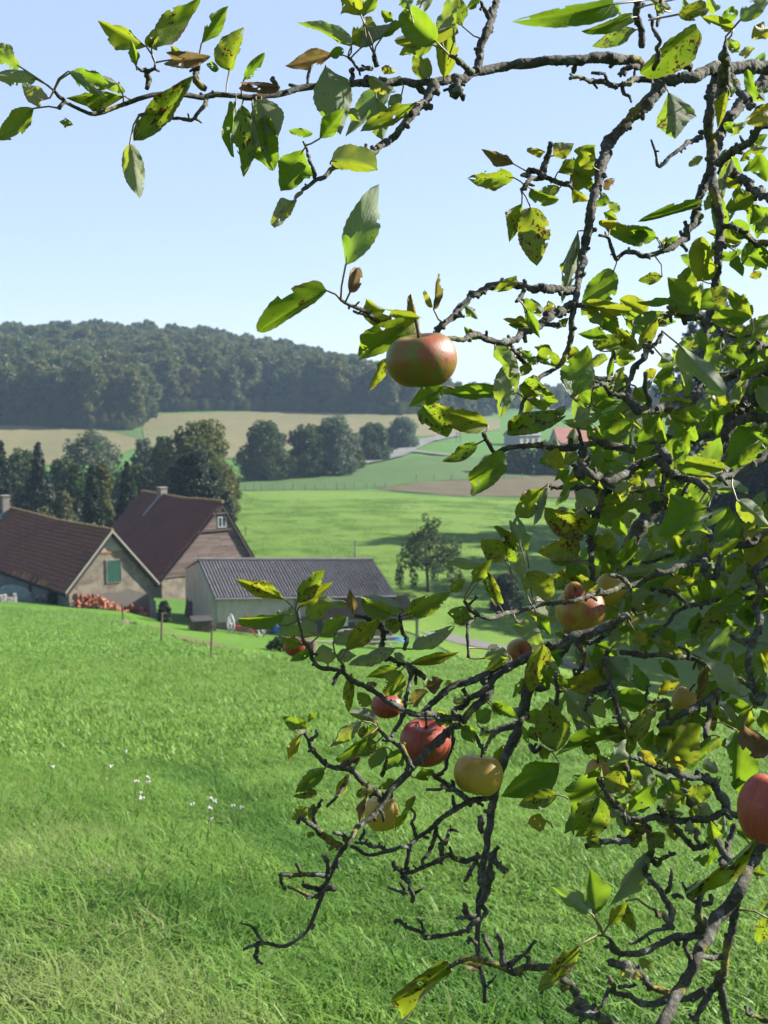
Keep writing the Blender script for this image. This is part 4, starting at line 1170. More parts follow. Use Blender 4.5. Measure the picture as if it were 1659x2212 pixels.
def wedge(n, y0, y1, k=.42):
    """points spread evenly over the ground in front between two distances"""
    y = np.sqrt(y0 ** 2 + nrng.random(n) * (y1 ** 2 - y0 ** 2))
    x = (nrng.random(n) * 2 - 1) * (k * y + 1.2)
    return x, y
def lumps(x, y, s, seed):
    return sum(np.sin(x * s * a + seed * 1.7 + 2.1 * np.sin(y * s * b * .7 + seed)) * np.sin(y * s * b + seed * .6 + 1.4 * np.sin(x * s * a * .6)) for a, b in ((1, 1.2), (2.3, 1.9), (4.1, 4.7))) / 3
def rough(x, y):
    """rough, half dry long grass on the bank at the lower left"""
    return np.clip((-.12 - x - .33 * (y - 4.0) + .5 * lumps(x, y, 1.3, 3)) * 1.4, 0, 1) * np.clip((9 - y) / 3, 0, 1)
def lay_grass(name, x, y, protos, smin, smax, label, tall=0.0):
    z = ground(x, y); n = len(x)
    ro = rough(x, y)
    pick = np.where(nrng.random(n) < .02 + .45 * ro + tall, nrng.integers(4, 6, n), nrng.integers(0, 4, n))
    t = .31 + .22 * lumps(x, y, .35, 1) + .26 * lumps(x, y, 1.7, 2) + .16 * lumps(x, y, 5.0, 9) + nrng.normal(0, .09, n) + ro * (.16 + .75 * lumps(x, y, 2.4, 5))
    dip = np.exp(-((x + .12 + .33 * (y - 4.0) - .25) / .25) ** 2) * (y < 9)
    t = np.clip(t - .5 * dip, 0, 1)
    s = smin + (smax - smin) * nrng.random(n)
    hz = s * (1 + .5 * lumps(x, y, .9, 7)) * np.where(ro > .3, 1.15, 1)
    return scatter(name, np.stack([x, y, z], -1), np.stack([nrng.normal(0, .08, n), nrng.normal(0, .08, n), nrng.normal(0, .9, n)], -1), np.stack([s, s, hz], -1), pick, t, protos, label)
x, y = wedge(16000, 2.2, 10.0)
lay_grass('meadow_grass', x, y, near, .8, 1.3, 'long meadow grass on the near bank')
x, y = wedge(13000, 9.0, 30, .40)
lay_grass('meadow_grass', x, y, mid, .8, 1.3, 'meadow grass on the slope')
x, y = wedge(15000, 28, 88, .39)
uvv = np.array([project(Vector(p))[:2] for p in zip(x, y, ground(x, y))])
lawn_edge = np.interp(uvv[:, 0], [-60, 150, 250, 340, 450, 600, 900, 990, 1200, 1400, 1700], [1312, 1322, 1336, 1390, 1412, 1424, 1440, 1430, 1470, 1530, 1590])
keep = uvv[:, 1] > lawn_edge + nrng.normal(0, 3, len(x))
lay_grass('meadow_grass', x[keep], y[keep], far, .7, 1.2, 'meadow grass running down towards the farm')
# dark tussocks and a groove of deeper grass along the rough bank
uv_t = []
for (u0, v0, su, sv, k) in ((500, 2045, 45, 20, 60), (230, 1985, 70, 16, 60), (330, 1880, 60, 25, 30), (60, 1800, 60, 25, 40), (420, 2000, 60, 22, 40), (120, 2130, 80, 20, 30), (640, 2120, 60, 25, 25), (560, 1790, 30, 8, 16), (900, 1960, 200, 60, 20)):
    uv_t += [(u0 + rng.gauss(0, su), v0 + rng.gauss(0, sv)) for _ in range(k)]
g_ = ground_at(uv_t); n = len(g_); s = .8 + .7 * nrng.random(n)
scatter('grass_tussocks', g_, np.stack([nrng.normal(0, .12, n), nrng.normal(0, .12, n), nrng.random(n) * 6.28], -1), np.stack([s, s, s * 1.1], -1), nrng.integers(0, 6, n), np.clip(nrng.normal(.06, .06, n), 0, 1), near, 'dark tussocks of deeper grass on the near bank')
# sparse tufts give the far pasture its grain
x, y = wedge(26000, 96, 232, .36)
uvv = np.array([project(Vector(p))[:2] for p in zip(x, y, ground(x, y))])
keep = (uvv[:, 0] > 480) & (uvv[:, 1] > 1078) & (uvv[:, 1] < np.interp(uvv[:, 0], [470, 900, 1700], [1290, 1330, 1530])) & (lumps(x, y, .12, 4) + nrng.normal(0, .3, len(x)) > -.05)
x, y = x[keep], y[keep]; n = len(x); z = ground(x, y) + .06; s = 1.0 + .9 * nrng.random(n)
scatter('pasture_tufts', np.stack([x, y, z], -1), np.stack([np.zeros(n), np.zeros(n), nrng.random(n) * 6.28], -1), np.stack([s, s, s * .8], -1), nrng.integers(0, 6, n), np.clip(.3 + .25 * lumps(x, y, .08, 1) + nrng.normal(0, .12, n), 0, 1), far, 'grass tufts mottling the bright pasture')
# white and yellow flower heads in the meadow
fl = Mat('white_petals'); fl.fin((0.42, 0.40, 0.38), 0.7); M_petal = fl.mat
M_stem = simple('flower_stem', (0.08, 0.16, 0.03))
def yarrow():
    m = MB(); q = random.Random(4)
    for i in range(9):
        th, r_ = q.uniform(0, 6.28), q.uniform(0, .028)
        c = Vector((r_ * math.cos(th), r_ * math.sin(th), .30 + q.uniform(-.006, .006)))
        m.lathe(c, [(0, .006), (.008, .004), (.011, -.002), (0, -.006)], 6)
    for i in range(4): m.tube([(0, 0, .2), (.018 * math.cos(i * 1.6), .018 * math.sin(i * 1.6), .295)], .0015, 4, True, 1)
    m.tube([(0, 0, -.02), (.004, 0, .1), (0, 0, .2)], .002, 5, True, 1)
    return mesh_data('yarrow_flower', [tuple(p) for p in m.v], m.f, [M_petal, M_stem], True, m.m)
ym = yarrow()
for (a, b) in ((221, 1078), (635, 955), (535, 1072), (652, 1123), (700, 1142), (793, 1158), (640, 1226), (1066, 1247), (968, 1268), (1003, 1268), (1050, 1325), (975, 1372), (1130, 1295), (630, 1260), (1160, 1315)):
    uu, vv = a * 1200 / 1659 * KD, (2100 + b * 1200 / 1659) * KD
    o = link('yarrow_flower', ym); p = gat(uu, vv); o.location = p - Vector((0, 0, .06)); o.rotation_euler = (rng.uniform(-.25, .25), rng.uniform(-.25, .25), rng.uniform(0, 6))
    sc_ = rng.uniform(.35, .65) ; o.scale = (sc_, sc_, 1)
    tag(o, 'small white flower head standing in the meadow grass', 'flower', 'white flower heads scattered in the meadow')
# ------------------------------------------------------------------ the old apple tree in front
def bark_mat():
    m = Mat('apple_bark'); v = m.coord()
    n1 = m.noise(v, 60, 6, 0.7)
    c = m.mix(m.rng(n1, 0.35, 0.7), (0.05, 0.046, 0.034), (0.135, 0.127, 0.095))
    li = m.rng(m.noise(v, 38, 6, 0.75), 0.52, 0.62)
    c = m.mix(m.math('MULTIPLY', li, .8), c, m.mix(m.rng(m.noise(v, 300, 3), .4, .6), (0.15, 0.175, 0.15), (0.27, 0.30, 0.25)))
    ye = m.rng(m.noise(m.mapping(v, (1, 1, 1), (3.1, 1.7, 8.3)), 16, 6, 0.7), 0.57, 0.625)
    c = m.mix(m.math('MULTIPLY', ye, .9), c, m.mix(m.rng(m.noise(v, 260, 3), .4, .6), (0.36, 0.29, 0.03), (0.17, 0.17, 0.03)))
    h = m.math('ADD', m.noise(v, 240, 6, .75), m.math('MULTIPLY', m.vor(v, 130), .8))
    return m.fin(c, 0.85, m.bump(h, .9, .004), .25)
M_bark = bark_mat()
BW = float   # widths below are in pixels of the 1659 wide view
# each branch: thick end first; points as "crop x,y x,y ..." pieces, widths and depths at both ends
BR = []
def br(spec, w0, w1, d0, d1, spurs=1.0):
    pts = []; c = None
    for tok in spec.split():
        if tok.isalpha(): c = tok; continue
        x, y = (float(q) for q in tok.split(','))
        pts.append((x, y) if c == 'Z' else crop(c, x, y))
    BR.append((pts, w0, w1, d0, d1, spurs))
# upper limb and what hangs from it
br('Z 2010,640 1950,420 1850,260 1740,165 C 1659,432 1450,432 1300,440 1150,490 1000,500 900,450 800,385 600,365 300,385 0,412 B 1330,422 1180,470 1000,488 850,482 650,495 500,512 300,522 150,545 0,580 A 1400,572 1250,568 1100,565 950,558 850,570 750,600 650,650 550,672 450,640 390,615 345,650', 52, 10, 2.25, 1.45)
br('B 1085,495 1020,590 950,670 880,760 800,830 720,880 640,930 560,970 480,1000 420,1045 370,1060 330,1100 290,1132', 24, 11, 1.62, 1.48)
br('B 370,1050 340,970 325,900 308,850', 12, 6, 1.49, 1.47, .5)
br('B 1330,420 1340,350 1352,260 1392,190 1412,100 1440,0 1470,-90 1490,-220 1440,-420 1480,-640', 21, 17, 1.68, 1.85)
br('B 1395,100 1368,45 1352,0', 12, 10, 1.68, 1.66, .5)
br('B 1290,430 1250,380 1215,345 1160,335', 20, 10, 1.66, 1.62, 1)
br('B 1200,470 1215,540 1190,560 1180,520', 22, 18, 1.66, 1.63, .6)
br('B 700,400 640,400 600,375 560,355', 13, 7, 1.58, 1.56, .6)
br('B 735,400 720,350 710,310', 18, 9, 1.58, 1.56, .5)
br('B 595,480 592,440 595,415', 12, 10, 1.58, 1.57, 0)
br('A 875,520 885,470 870,425 905,400 930,370', 17, 6, 1.5, 1.48, .6)
br('A 870,430 835,410 805,390', 11, 6, 1.48, 1.47, .4)
br('A 1195,530 1150,480 1165,420 1180,375', 19, 9, 1.5, 1.48, .4)
br('A 1210,570 1195,640 1150,705 1050,710 960,690 880,680 815,682', 12, 8, 1.5, 1.46, .8)
br('A 1630,520 1625,490 1610,455', 16, 12, 1.55, 1.55, .2)
br('A 380,600 350,570 325,535', 12, 8, 1.45, 1.44, .3)
br('C 980,540 900,640 800,740 700,840 650,900 635,980 600,1080 570,1200 545,1330 510,1507 E 490,160 480,250 470,340 450,440 440,560 420,680 390,780 350,860 300,920 220,970 160,1040 120,1120 90,1200 60,1260', 34, 9, 1.85, 1.5)
br('C 1345,440 1320,530 1300,620 1290,750 1300,880 1300,980 1300,1050 1312,1150 1332,1280 1350,1400 1350,1500 E 1345,170 1340,300 1330,420 1310,520 1280,620 1258,720 1240,850 1230,1000 1210,1080 1160,1160 1080,1260 1000,1370 940,1430 870,1520 700,1545', 29, 13, 2.0, 1.85)
br('C 1298,1070 1230,1230 1200,1350 1170,1440 E 1150,60 1110,100 1060,130 1000,165 930,195 860,200 800,175 740,175 700,215 660,150 640,90 590,70', 24, 8, 2.0, 1.8)
br('C 1640,500 1500,640 1420,740 1370,830 1340,930 1310,1040', 30, 22, 2.15, 2.02)
br('C 1242,860 1170,890 1090,945 1020,1010 965,1045 945,960 915,875', 15, 6, 1.98, 1.9, 1.3)
br('C 930,500 830,495 760,540 700,550 645,510 600,475 540,452', 18, 7, 1.85, 1.75, 1.3)
br('C 700,550 620,515 560,520 480,505 400,490', 15, 9, 1.8, 1.74, 1.4)
br('C 745,550 750,600 775,610 785,640', 12, 6, 1.8, 1.77, .8)
br('C 850,430 790,420 740,440 760,465', 15, 8, 1.86, 1.82, 1)
br('C 1400,470 1450,520 1500,590 1550,670 1580,680', 20, 16, 1.7, 1.5, .6)
br('C 1690,700 1600,800 1540,900 1440,950 1370,1000 1330,1030', 26, 20, 1.6, 1.85)
br('C 1380,1030 1430,1090 1500,1140 1570,1195 1700,1260', 18, 22, 1.88, 1.6, .8)
br('C 560,1185 440,1170 330,1155 250,1120 190,1120 150,1150 100,1200', 18, 10, 1.84, 1.7, 1.8)
br('C 240,1100 250,1050 265,1000 285,915', 18, 14, 1.76, 1.74, 1)
br('C 250,1130 200,1080 150,1080 170,1140', 16, 12, 1.74, 1.72, 1)
br('C 1200,190 1150,220 1085,250', 14, 16, 1.75, 1.8, .3)
br('C 1370,600 1380,400 1385,320 1390,280', 34, 10, 1.4, 1.28, .3)
br('C 950,430 965,280 930,150 905,90', 14, 8, 1.75, 1.6, .4)
br('C 985,170 975,60 985,-60', 9, 10, 1.3, 1.3, .1)
br('C 830,0 830,120 860,200 880,290', 20, 16, 1.75, 1.78, .5)
br('C 1160,440 1110,380 1060,330', 19, 17, 1.85, 1.8, .3)
br('E 445,400 300,420 200,405 100,395 0,370 D 1420,365 1330,410 1280,445 1220,505 1160,565 1110,610 1050,655 960,640 880,610 770,580 700,540 620,500 570,470 528,430', 22, 9, 1.62, 1.26, 1.3)
br('E 430,500 330,560 220,630 100,700 0,745 D 1470,705 1400,690 1300,660 1230,680 1130,662 1060,655', 24, 12, 1.62, 1.3, .9)
br('E 0,745 50,800 110,850 180,865 240,800', 20, 12, 1.5, 1.52, 1.3)
br('E 130,410 110,430 70,480', 14, 9, 1.5, 1.48, .8)
br('E 1250,580 1150,590 1060,560 980,605 920,680 890,760 865,850 800,900 790,980 775,1080 720,1090 660,1060 640,1000 560,1040 480,1030', 20, 10, 1.5, 1.3, 1.7)
br('E 790,1080 830,1170 950,1165 1100,1130 1200,1090', 19, 22, 1.32, 1.5, 1.2)
br('E 860,1170 905,1130 880,1040 865,950', 15, 12, 1.3, 1.27, .8)
br('E 880,780 940,760 990,690', 14, 10, 1.38, 1.36, .3)
br('E 500,950 600,980 700,980 790,970', 14, 12, 1.75, 1.75, 1.2)
br('E 660,950 670,870 705,790', 15, 9, 1.74, 1.72, .6)
br('E 1010,1380 850,1420 700,1400 550,1390 400,1400 250,1400 100,1400 0,1420 D 1430,1330 1385,1270 1365,1230', 24, 11, 1.6, 1.42, 1)
br('D 1470,1380 1430,1400 1400,1390', 22, 22, 1.44, 1.43, 1)
br('E 480,1390 470,1330 455,1290', 11, 8, 1.5, 1.48, .3)
br('E 500,1400 490,1500 480,1600 G 575,110 600,150', 24, 18, 1.5, 1.45, 1)
br('E 700,1330 650,1300 605,1275', 9, 7, 1.9, 1.88, .5)
br('Z 2050,1080 1850,1010 1740,960 E 1659,1000 1560,1080 1450,1200 1390,1310 G 1380,0 1250,110 1150,200 1000,350 900,480 830,600 760,690 640,860 520,1080 450,1200 380,1350 H 310,60 250,250 190,400 130,560 80,780 50,1000 20,1200 I 1560,650 1515,800 1502,950 1500,1150 1525,1300 1542,1440', 74, 11, 2.5, 1.85)
br('Z 2020,900 1850,830 E 1659,1210 1560,1210 1400,1280 1300,1320 1150,1360 1000,1400', 36, 18, 2.3, 2.1)
br('Z 1990,820 1800,790 E 1659,925 1500,930 1430,955 1330,1000', 34, 20, 2.2, 2.0)
br('E 1700,770 1600,780 1500,830', 18, 14, 2.1, 2.0)
br('E 1700,120 1600,130 1480,30 1390,0', 20, 14, 1.9, 1.95)
br('E 1330,640 1400,700 1480,710 1560,690', 13, 8, 1.95, 1.85)
br('E 870,1520 770,1545 700,1550 600,1500', 17, 12, 1.9, 1.85)
br('Z 1980,1180 1800,1190 G 1659,480 1560,530 1420,580 1300,612 1180,662 1060,705 950,750 850,782 720,822 600,850 480,878 350,892 250,920 150,945 60,960 0,942 F 1500,485 1455,455 1420,400', 30, 10, 2.1, 1.6)
br('F 1480,500 1440,565 1440,640 1455,720', 14, 8, 1.62, 1.58, 1.6)
br('G 860,780 830,740 790,715 750,730', 13, 8, 1.78, 1.74, .8)
br('G 1300,620 1310,700 1350,730 1390,690', 18, 12, 1.8, 1.78, 1.8)
br('G 1390,600 1380,660 1340,720', 12, 8, 1.82, 1.8, .6)
br('G 1040,30 900,100 800,165 700,165 630,135 580,60', 24, 18, 1.42, 1.35, 1.2)
br('G 1060,20 1080,120 1150,150 1250,180 1310,235', 22, 17, 1.42, 1.34, 1.2)
br('Z 1760,960 G 1700,10 1600,70 1450,140 1380,170', 24, 17, 1.5, 1.42, .6)
br('G 770,170 700,300 660,430 650,560 650,680 655,770', 20, 14, 2.0, 1.9, 1)
br('G 700,350 640,360 600,320', 14, 9, 1.95, 1.93, .6)
br('G 890,560 870,700 872,800 880,900 905,940', 15, 8, 2.05, 1.95, 1)
br('G 760,190 680,215 560,220 480,222 405,200', 15, 12, 1.9, 1.75, 1.5)
br('G 1050,110 1050,190 980,240 880,240 840,220', 13, 9, 2.0, 1.95, .8)
br('G 1690,840 1550,850 1450,860 1300,880 1200,900 1130,940 1090,1000 1000,1060', 15, 10, 2.0, 1.9, 1)
br('Z 1800,1250 G 1620,660 1620,800 1595,900 1610,1000 1550,1150 1560,1300 1600,1441 H 1620,130', 24, 18, 1.9, 1.75, 1)
br('G 1659,790 1500,790 1380,740 1280,750', 12, 7, 2.3, 2.2, .5)
br('G 1000,785 1100,822 1180,862 1210,900', 15, 10, 1.9, 1.85, 1.2)
br('G 940,650 1000,640 1120,600', 10, 8, 2.2, 2.2, .6)
br('G 690,1080 780,1000 825,880', 17, 10, 2.0, 1.95, 1)
br('G 690,1090 640,1110 600,1090', 14, 10, 1.98, 1.95, 1)
br('G 550,1060 600,1150 600,1240 560,1290 545,1260', 16, 9, 1.95, 1.9, 1.2)
br('G 820,1160 950,1172 1100,1180 1200,1190 1310,1225', 15, 12, 1.9, 1.9, 1.2)
br('G 1210,1190 1180,1140 1150,1125', 11, 7, 1.9, 1.88, .4)
br('G 1570,1110 1500,1090 1440,1060', 17, 10, 1.88, 1.85, 1.5)
br('G 450,1270 450,1370 450,1441 H 455,100 450,165', 12, 10, 1.9, 1.88, .3)
br('G 745,1150 735,1230 755,1300 775,1380 H 775,90 800,190 825,300 840,420 852,540 868,650', 17, 11, 1.85, 1.75, .8)
br('H 740,70 660,110 625,170 620,210', 15, 9, 1.85, 1.8, 1)
br('H 1400,90 1290,160 1200,220 1100,270 1040,310', 19, 14, 1.9, 1.8, .5)
br('H 1085,290 1085,200 1080,150 970,150 970,80 990,65', 11, 6, 1.85, 1.83, 1)
br('H 1320,160 1320,260 1310,330 1310,400', 13, 14, 1.9, 1.85, .3)
br('H 1640,120 1600,160 1560,120', 16, 10, 1.75, 1.7, 1)
br('H 290,250 180,290 80,330 20,300', 14, 8, 1.95, 1.9, .6)
br('H 300,400 340,440 370,420', 13, 10, 1.9, 1.88, 1)
br('Z 1900,1700 1750,1730 H 1600,815 1500,808 1400,798 1300,830 1200,830 1100,830 1000,822 940,830 880,832', 36, 16, 1.75, 1.58, .9)
br('H 1415,790 1415,720 1380,670 1340,615 1250,590 1150,575 1050,545 960,510 880,475', 24, 12, 1.66, 1.58, 1)
br('H 930,880 850,830 810,780 770,720 720,650 680,595', 19, 15, 1.6, 1.58, .8)
br('H 970,870 880,945 800,970 700,968 620,992', 22, 15, 1.6, 1.55, 1)
br('H 985,880 985,980 1010,1080 1060,1050 1130,1020', 18, 10, 1.6, 1.56, .4)
br('H 1110,860 1160,905 1200,960 1235,1000 1300,980 1370,970', 16, 12, 1.6, 1.55, 1.4)
br('H 1250,880 1250,940 1270,980', 13, 10, 1.6, 1.58, 1)
br('H 880,850 850,860 848,820 838,800', 12, 6, 1.56, 1.54, .2)
br('H 1040,770 1060,800 1040,830', 18, 14, 1.58, 1.6, .4)
br('H 1230,730 1200,680 1165,655', 24, 8, 1.62, 1.6, 1)
br('H 960,1090 965,1150 1000,1190 1060,1260 1100,1330 1090,1420 1060,1441', 12, 16, 1.6, 1.5, .8)
br('H 1075,1250 1105,1200 1110,1100', 13, 9, 1.57, 1.55, .8)
br('H 1100,1290 1130,1270 1165,1275', 13, 9, 1.57, 1.56, 1)
br('H 745,850 720,875 735,880', 9, 6, 1.6, 1.6, .3)
br('H 0,1020 15,1120 35,1240 10,1320', 9, 12, 1.88, 1.88, 1)
br('H 80,1030 130,1090 170,1130', 15, 11, 1.85, 1.83, .8)
br('Z 2080,1560 1850,1700 H 1640,960 J 1590,240 1500,420 1430,520 1350,640 1290,760 1220,880 1160,1000 1110,1110 1060,1198 1000,1300', 62, 28, 1.5, 1.2, .35)
br('J 1490,490 1455,640 1415,800 1400,945', 24, 20, 1.35, 1.36, .3)
br('J 1400,920 1340,1000 1290,1080 1255,1170 1215,1130', 28, 12, 1.36, 1.38, 1)
br('J 1420,1190 1400,1020 1385,930', 20, 20, 1.4, 1.38, .2)
br('J 1450,340 1400,300 1430,220 1440,150 1470,60', 22, 14, 1.35, 1.45, 1)
br('J 1300,680 1200,690 1120,690 1060,725 960,775 880,790 800,785 745,745', 22, 13, 1.25, 1.18, 1)
br('J 800,780 770,735 740,700', 15, 6, 1.18, 1.15, .1)
br('J 1110,650 1060,590 1005,535', 16, 5, 1.22, 1.2, .1)
br('J 1070,640 980,690 900,735 870,735', 10, 7, 1.25, 1.28, 1)
br('J 1280,650 1265,560 1275,480 1290,395', 25, 15, 1.25, 1.2, .6)
br('J 1260,500 1220,460 1190,390', 14, 6, 1.22, 1.2, .2)
br('J 1300,520 1340,490 1330,460', 16, 12, 1.22, 1.2, .5)
br('J 1010,1330 900,1290 760,1215 700,1150 630,1110 560,1040 520,960 460,920 380,885 300,870 220,900 120,870 0,830 I 1450,1190 1380,1215 1320,1245 1270,1250', 30, 11, 1.25, 1.42, 1.1)
br('J 165,860 150,790 110,700', 17, 12, 1.34, 1.32, .4)
br('J 190,860 260,810 320,740', 14, 9, 1.34, 1.32, .4)
br('J 780,850 860,860 930,910 1000,980 1100,1020', 22, 18, 1.22, 1.28, .9)
br('J 1300,1000 1200,1050 1100,1050 1030,1080 950,1070 850,1045 740,1005', 20, 13, 1.35, 1.3, 1.1)
br('J 740,1010 735,1070 700,1110', 12, 7, 1.3, 1.28, .6)
br('J 820,990 850,985 900,980', 12, 8, 1.3, 1.28, .4)
br('J 775,1000 765,950 740,920', 15, 11, 1.3, 1.28, .8)
br('J 680,1140 600,1140 520,1110', 22, 14, 1.25, 1.22, .5)
br('J 1210,700 1180,760 1220,830', 14, 12, 1.25, 1.26, 1)
br('J 1280,820 1340,810 1400,810', 14, 12, 1.3, 1.34, 1)
br('J 1380,150 1420,220 1440,260', 20, 18, 1.4, 1.36, .4)
br('J 1659,1190 1600,1160 1550,1130 1515,1100', 13, 7, 1.5, 1.5, .4)
br('Z 1360,1330 F 1659,800 1560,950 1430,1080 1350,1160 1250,1245 1150,1330 1080,1410 1000,1493 I 930,265 870,335 800,410 740,475 690,550 650,640 610,730 585,800 565,850 520,960 470,1030 400,1090 340,1112 270,1095 220,1092', 26, 9, 1.75, 1.55, .6)
br('I 222,1085 190,1030 150,995 95,978', 11, 4, 1.55, 1.53, 1)
br('I 210,1095 180,1160 175,1190 225,1222', 12, 7, 1.55, 1.53, 1.4)
br('I 205,1100 150,1112 108,1130', 11, 7, 1.55, 1.54, 1.2)
br('I 600,705 540,700 470,688 400,690 355,700 350,750 365,780', 15, 10, 1.58, 1.55, 1.2)
br('I 430,690 432,650 428,630', 11, 8, 1.56, 1.55, .6)
br('I 570,815 500,810 430,775 370,755', 13, 9, 1.57, 1.55, .8)
br('I 590,760 540,765 460,745', 15, 9, 1.57, 1.55, 1.2)
br('I 600,770 640,775 650,760', 13, 15, 1.57, 1.56, .2)
br('I 620,660 605,610 588,580', 16, 9, 1.58, 1.56, .3)
br('I 690,530 640,500 590,460 540,415 490,385 450,360 430,395', 20, 11, 1.6, 1.55, 1.2)
br('I 535,400 528,340 548,290 568,250', 13, 7, 1.58, 1.55, .7)
br('I 720,490 690,460 640,440', 14, 9, 1.6, 1.57, 1.5)
br('I 800,490 815,450 820,420', 9, 6, 1.62, 1.6, .5)
br('I 905,300 930,350 935,380', 8, 10, 1.6, 1.58, .1)
br('I 520,970 525,1010', 8, 5, 1.56, 1.55, .1)
br('F 1390,1090 1280,1078 1180,1072 1090,1065 1000,1010 900,950 820,910 750,870 700,820 640,800 560,790 520,740 500,680 470,640 440,560 420,470', 17, 8, 1.68, 1.48, 1)
br('F 690,810 660,860 645,890', 12, 8, 1.54, 1.52, .4)
br('F 700,820 695,790', 12, 8, 1.54, 1.53, .1)
br('I 990,205 930,215 860,180 800,130 740,50 F 650,1380 580,1340 530,1290 500,1220 455,1160', 19, 10, 1.66, 1.52, 1.1)
br('F 505,1215 545,1200 545,1165', 13, 7, 1.53, 1.52, .2)
br('I 740,120 690,180 655,230 600,290', 13, 7, 1.6, 1.57, .8)
br('F 1700,770 1600,822 1520,852 1440,880 1360,905 1280,955 1220,1000 1160,1070', 22, 14, 1.75, 1.66, 1)
br('F 1560,900 1500,955 1420,1010 1340,1060', 18, 12, 1.7, 1.66, .5)
br('F 1190,870 1150,830 1100,790 1040,760 970,735 930,680 945,610 920,540', 15, 12, 1.7, 1.6, 1.2)
br('F 860,510 820,490 770,475', 12, 8, 1.6, 1.58, 1)
br('F 930,560 860,510', 11, 11, 1.6, 1.6, .6)
br('F 1040,470 1060,560 1075,620 1060,700', 10, 10, 1.6, 1.6, 1.2)
br('F 1090,790 1100,880 1080,970 1060,1060', 9, 10, 1.65, 1.66, .8)
br('F 1400,920 1430,960 1420,990', 12, 8, 1.7, 1.68, .6)
br('F 910,1150 950,1200 1000,1230 1060,1270 1085,1340 1080,1400', 10, 15, 1.58, 1.56, 1.2)
br('F 1050,1060 1040,1120 1000,1200', 14, 8, 1.64, 1.6, 1)
br('F 1350,1130 1340,1250 1310,1360 1285,1440', 13, 9, 1.8, 1.78, 1.2)
br('F 1460,1160 1500,1230 1520,1300', 11, 8, 1.75, 1.76, .5)
br('F 1700,1140 1600,1180 1560,1240 1540,1280', 15, 8, 1.8, 1.76, .6)
br('F 940,1420 940,1360 990,1300', 11, 7, 1.7, 1.68, 1)
br('I 1220,80 1320,160 1380,200 1440,240', 13, 13, 1.75, 1.75, 1.2)
br('I 1600,225 1480,250 1400,282 1320,332 1250,395 1180,445 1110,505 1030,540 940,560 840,572 780,540 745,530', 17, 8, 1.8, 1.65, 1.3)
br('I 1010,545 880,530 820,500 770,480', 11, 8, 1.7, 1.66, .9)
br('I 1250,410 1238,490 1205,560 1165,600 1180,645', 13, 8, 1.74, 1.72, .9)
br('I 1090,520 1080,600 1068,660', 12, 10, 1.7, 1.7, .4)
br('I 1140,470 1110,395 1130,335 1098,298', 11, 7, 1.72, 1.7, .8)
br('I 1410,235 1350,185 1280,190 1200,180', 9, 7, 1.74, 1.7, 1.2)
br('I 1510,585 1400,602 1320,580 1250,612 1170,642 1100,672 1050,670 1000,650 1000,625', 14, 11, 1.8, 1.68, 1.3)
br('I 1050,690 1080,740 1110,805 1112,835', 12, 12, 1.7, 1.68, .5)
br('I 1085,805 1040,790 970,765', 11, 8, 1.68, 1.67, .6)
br('I 1060,780 1040,745', 9, 6, 1.68, 1.67, .2)
br('I 1115,800 1150,785 1180,765', 11, 6, 1.68, 1.67, .6)
br('I 1288,575 1280,510 1320,490 1335,440 1382,432', 13, 7, 1.74, 1.72, 1.2)
br('I 1345,575 1325,525', 9, 7, 1.75, 1.74, .3)
br('I 1500,955 1420,1020 1340,1050 1250,1060 1190,1060 1150,1020 1080,1000 1040,965 1008,980', 13, 9, 1.85, 1.75, 1)
br('I 1180,1030 1160,980 1138,950', 10, 6, 1.78, 1.76, .4)
br('I 1490,950 1430,925 1420,855', 19, 12, 1.85, 1.82, .5)
br('I 1440,940 1370,950', 13, 8, 1.83, 1.81, .5)
br('I 1480,1090 1450,1070 1435,1085', 10, 8, 1.85, 1.83, .5)
br('I 1575,570 1580,720 1550,800 1540,870 1560,910 1510,950', 15, 12, 1.86, 1.86, .8)
br('I 1585,590 1620,640 1670,670', 15, 10, 1.86, 1.84, .8)
br('I 1590,590 1615,530', 13, 10, 1.86, 1.84, .2)
br('I 1480,610 1450,680 1420,730 1440,700', 11, 7, 1.86, 1.84, 1)
br('I 1530,360 1510,400 1530,450', 20, 12, 1.87, 1.85, .3)
br('I 1525,1050 1560,1110 1580,1165', 13, 9, 1.86, 1.84, .7)

tp = P(2120, 2212, 2.45)
tree_base = Vector((tp.x, tp.y, gz(tp.x, tp.y)))
apple_tree = thing('apple_tree', 'old lichen covered apple tree with spotted yellowing leaves filling the near side', 'apple tree', tree_base)

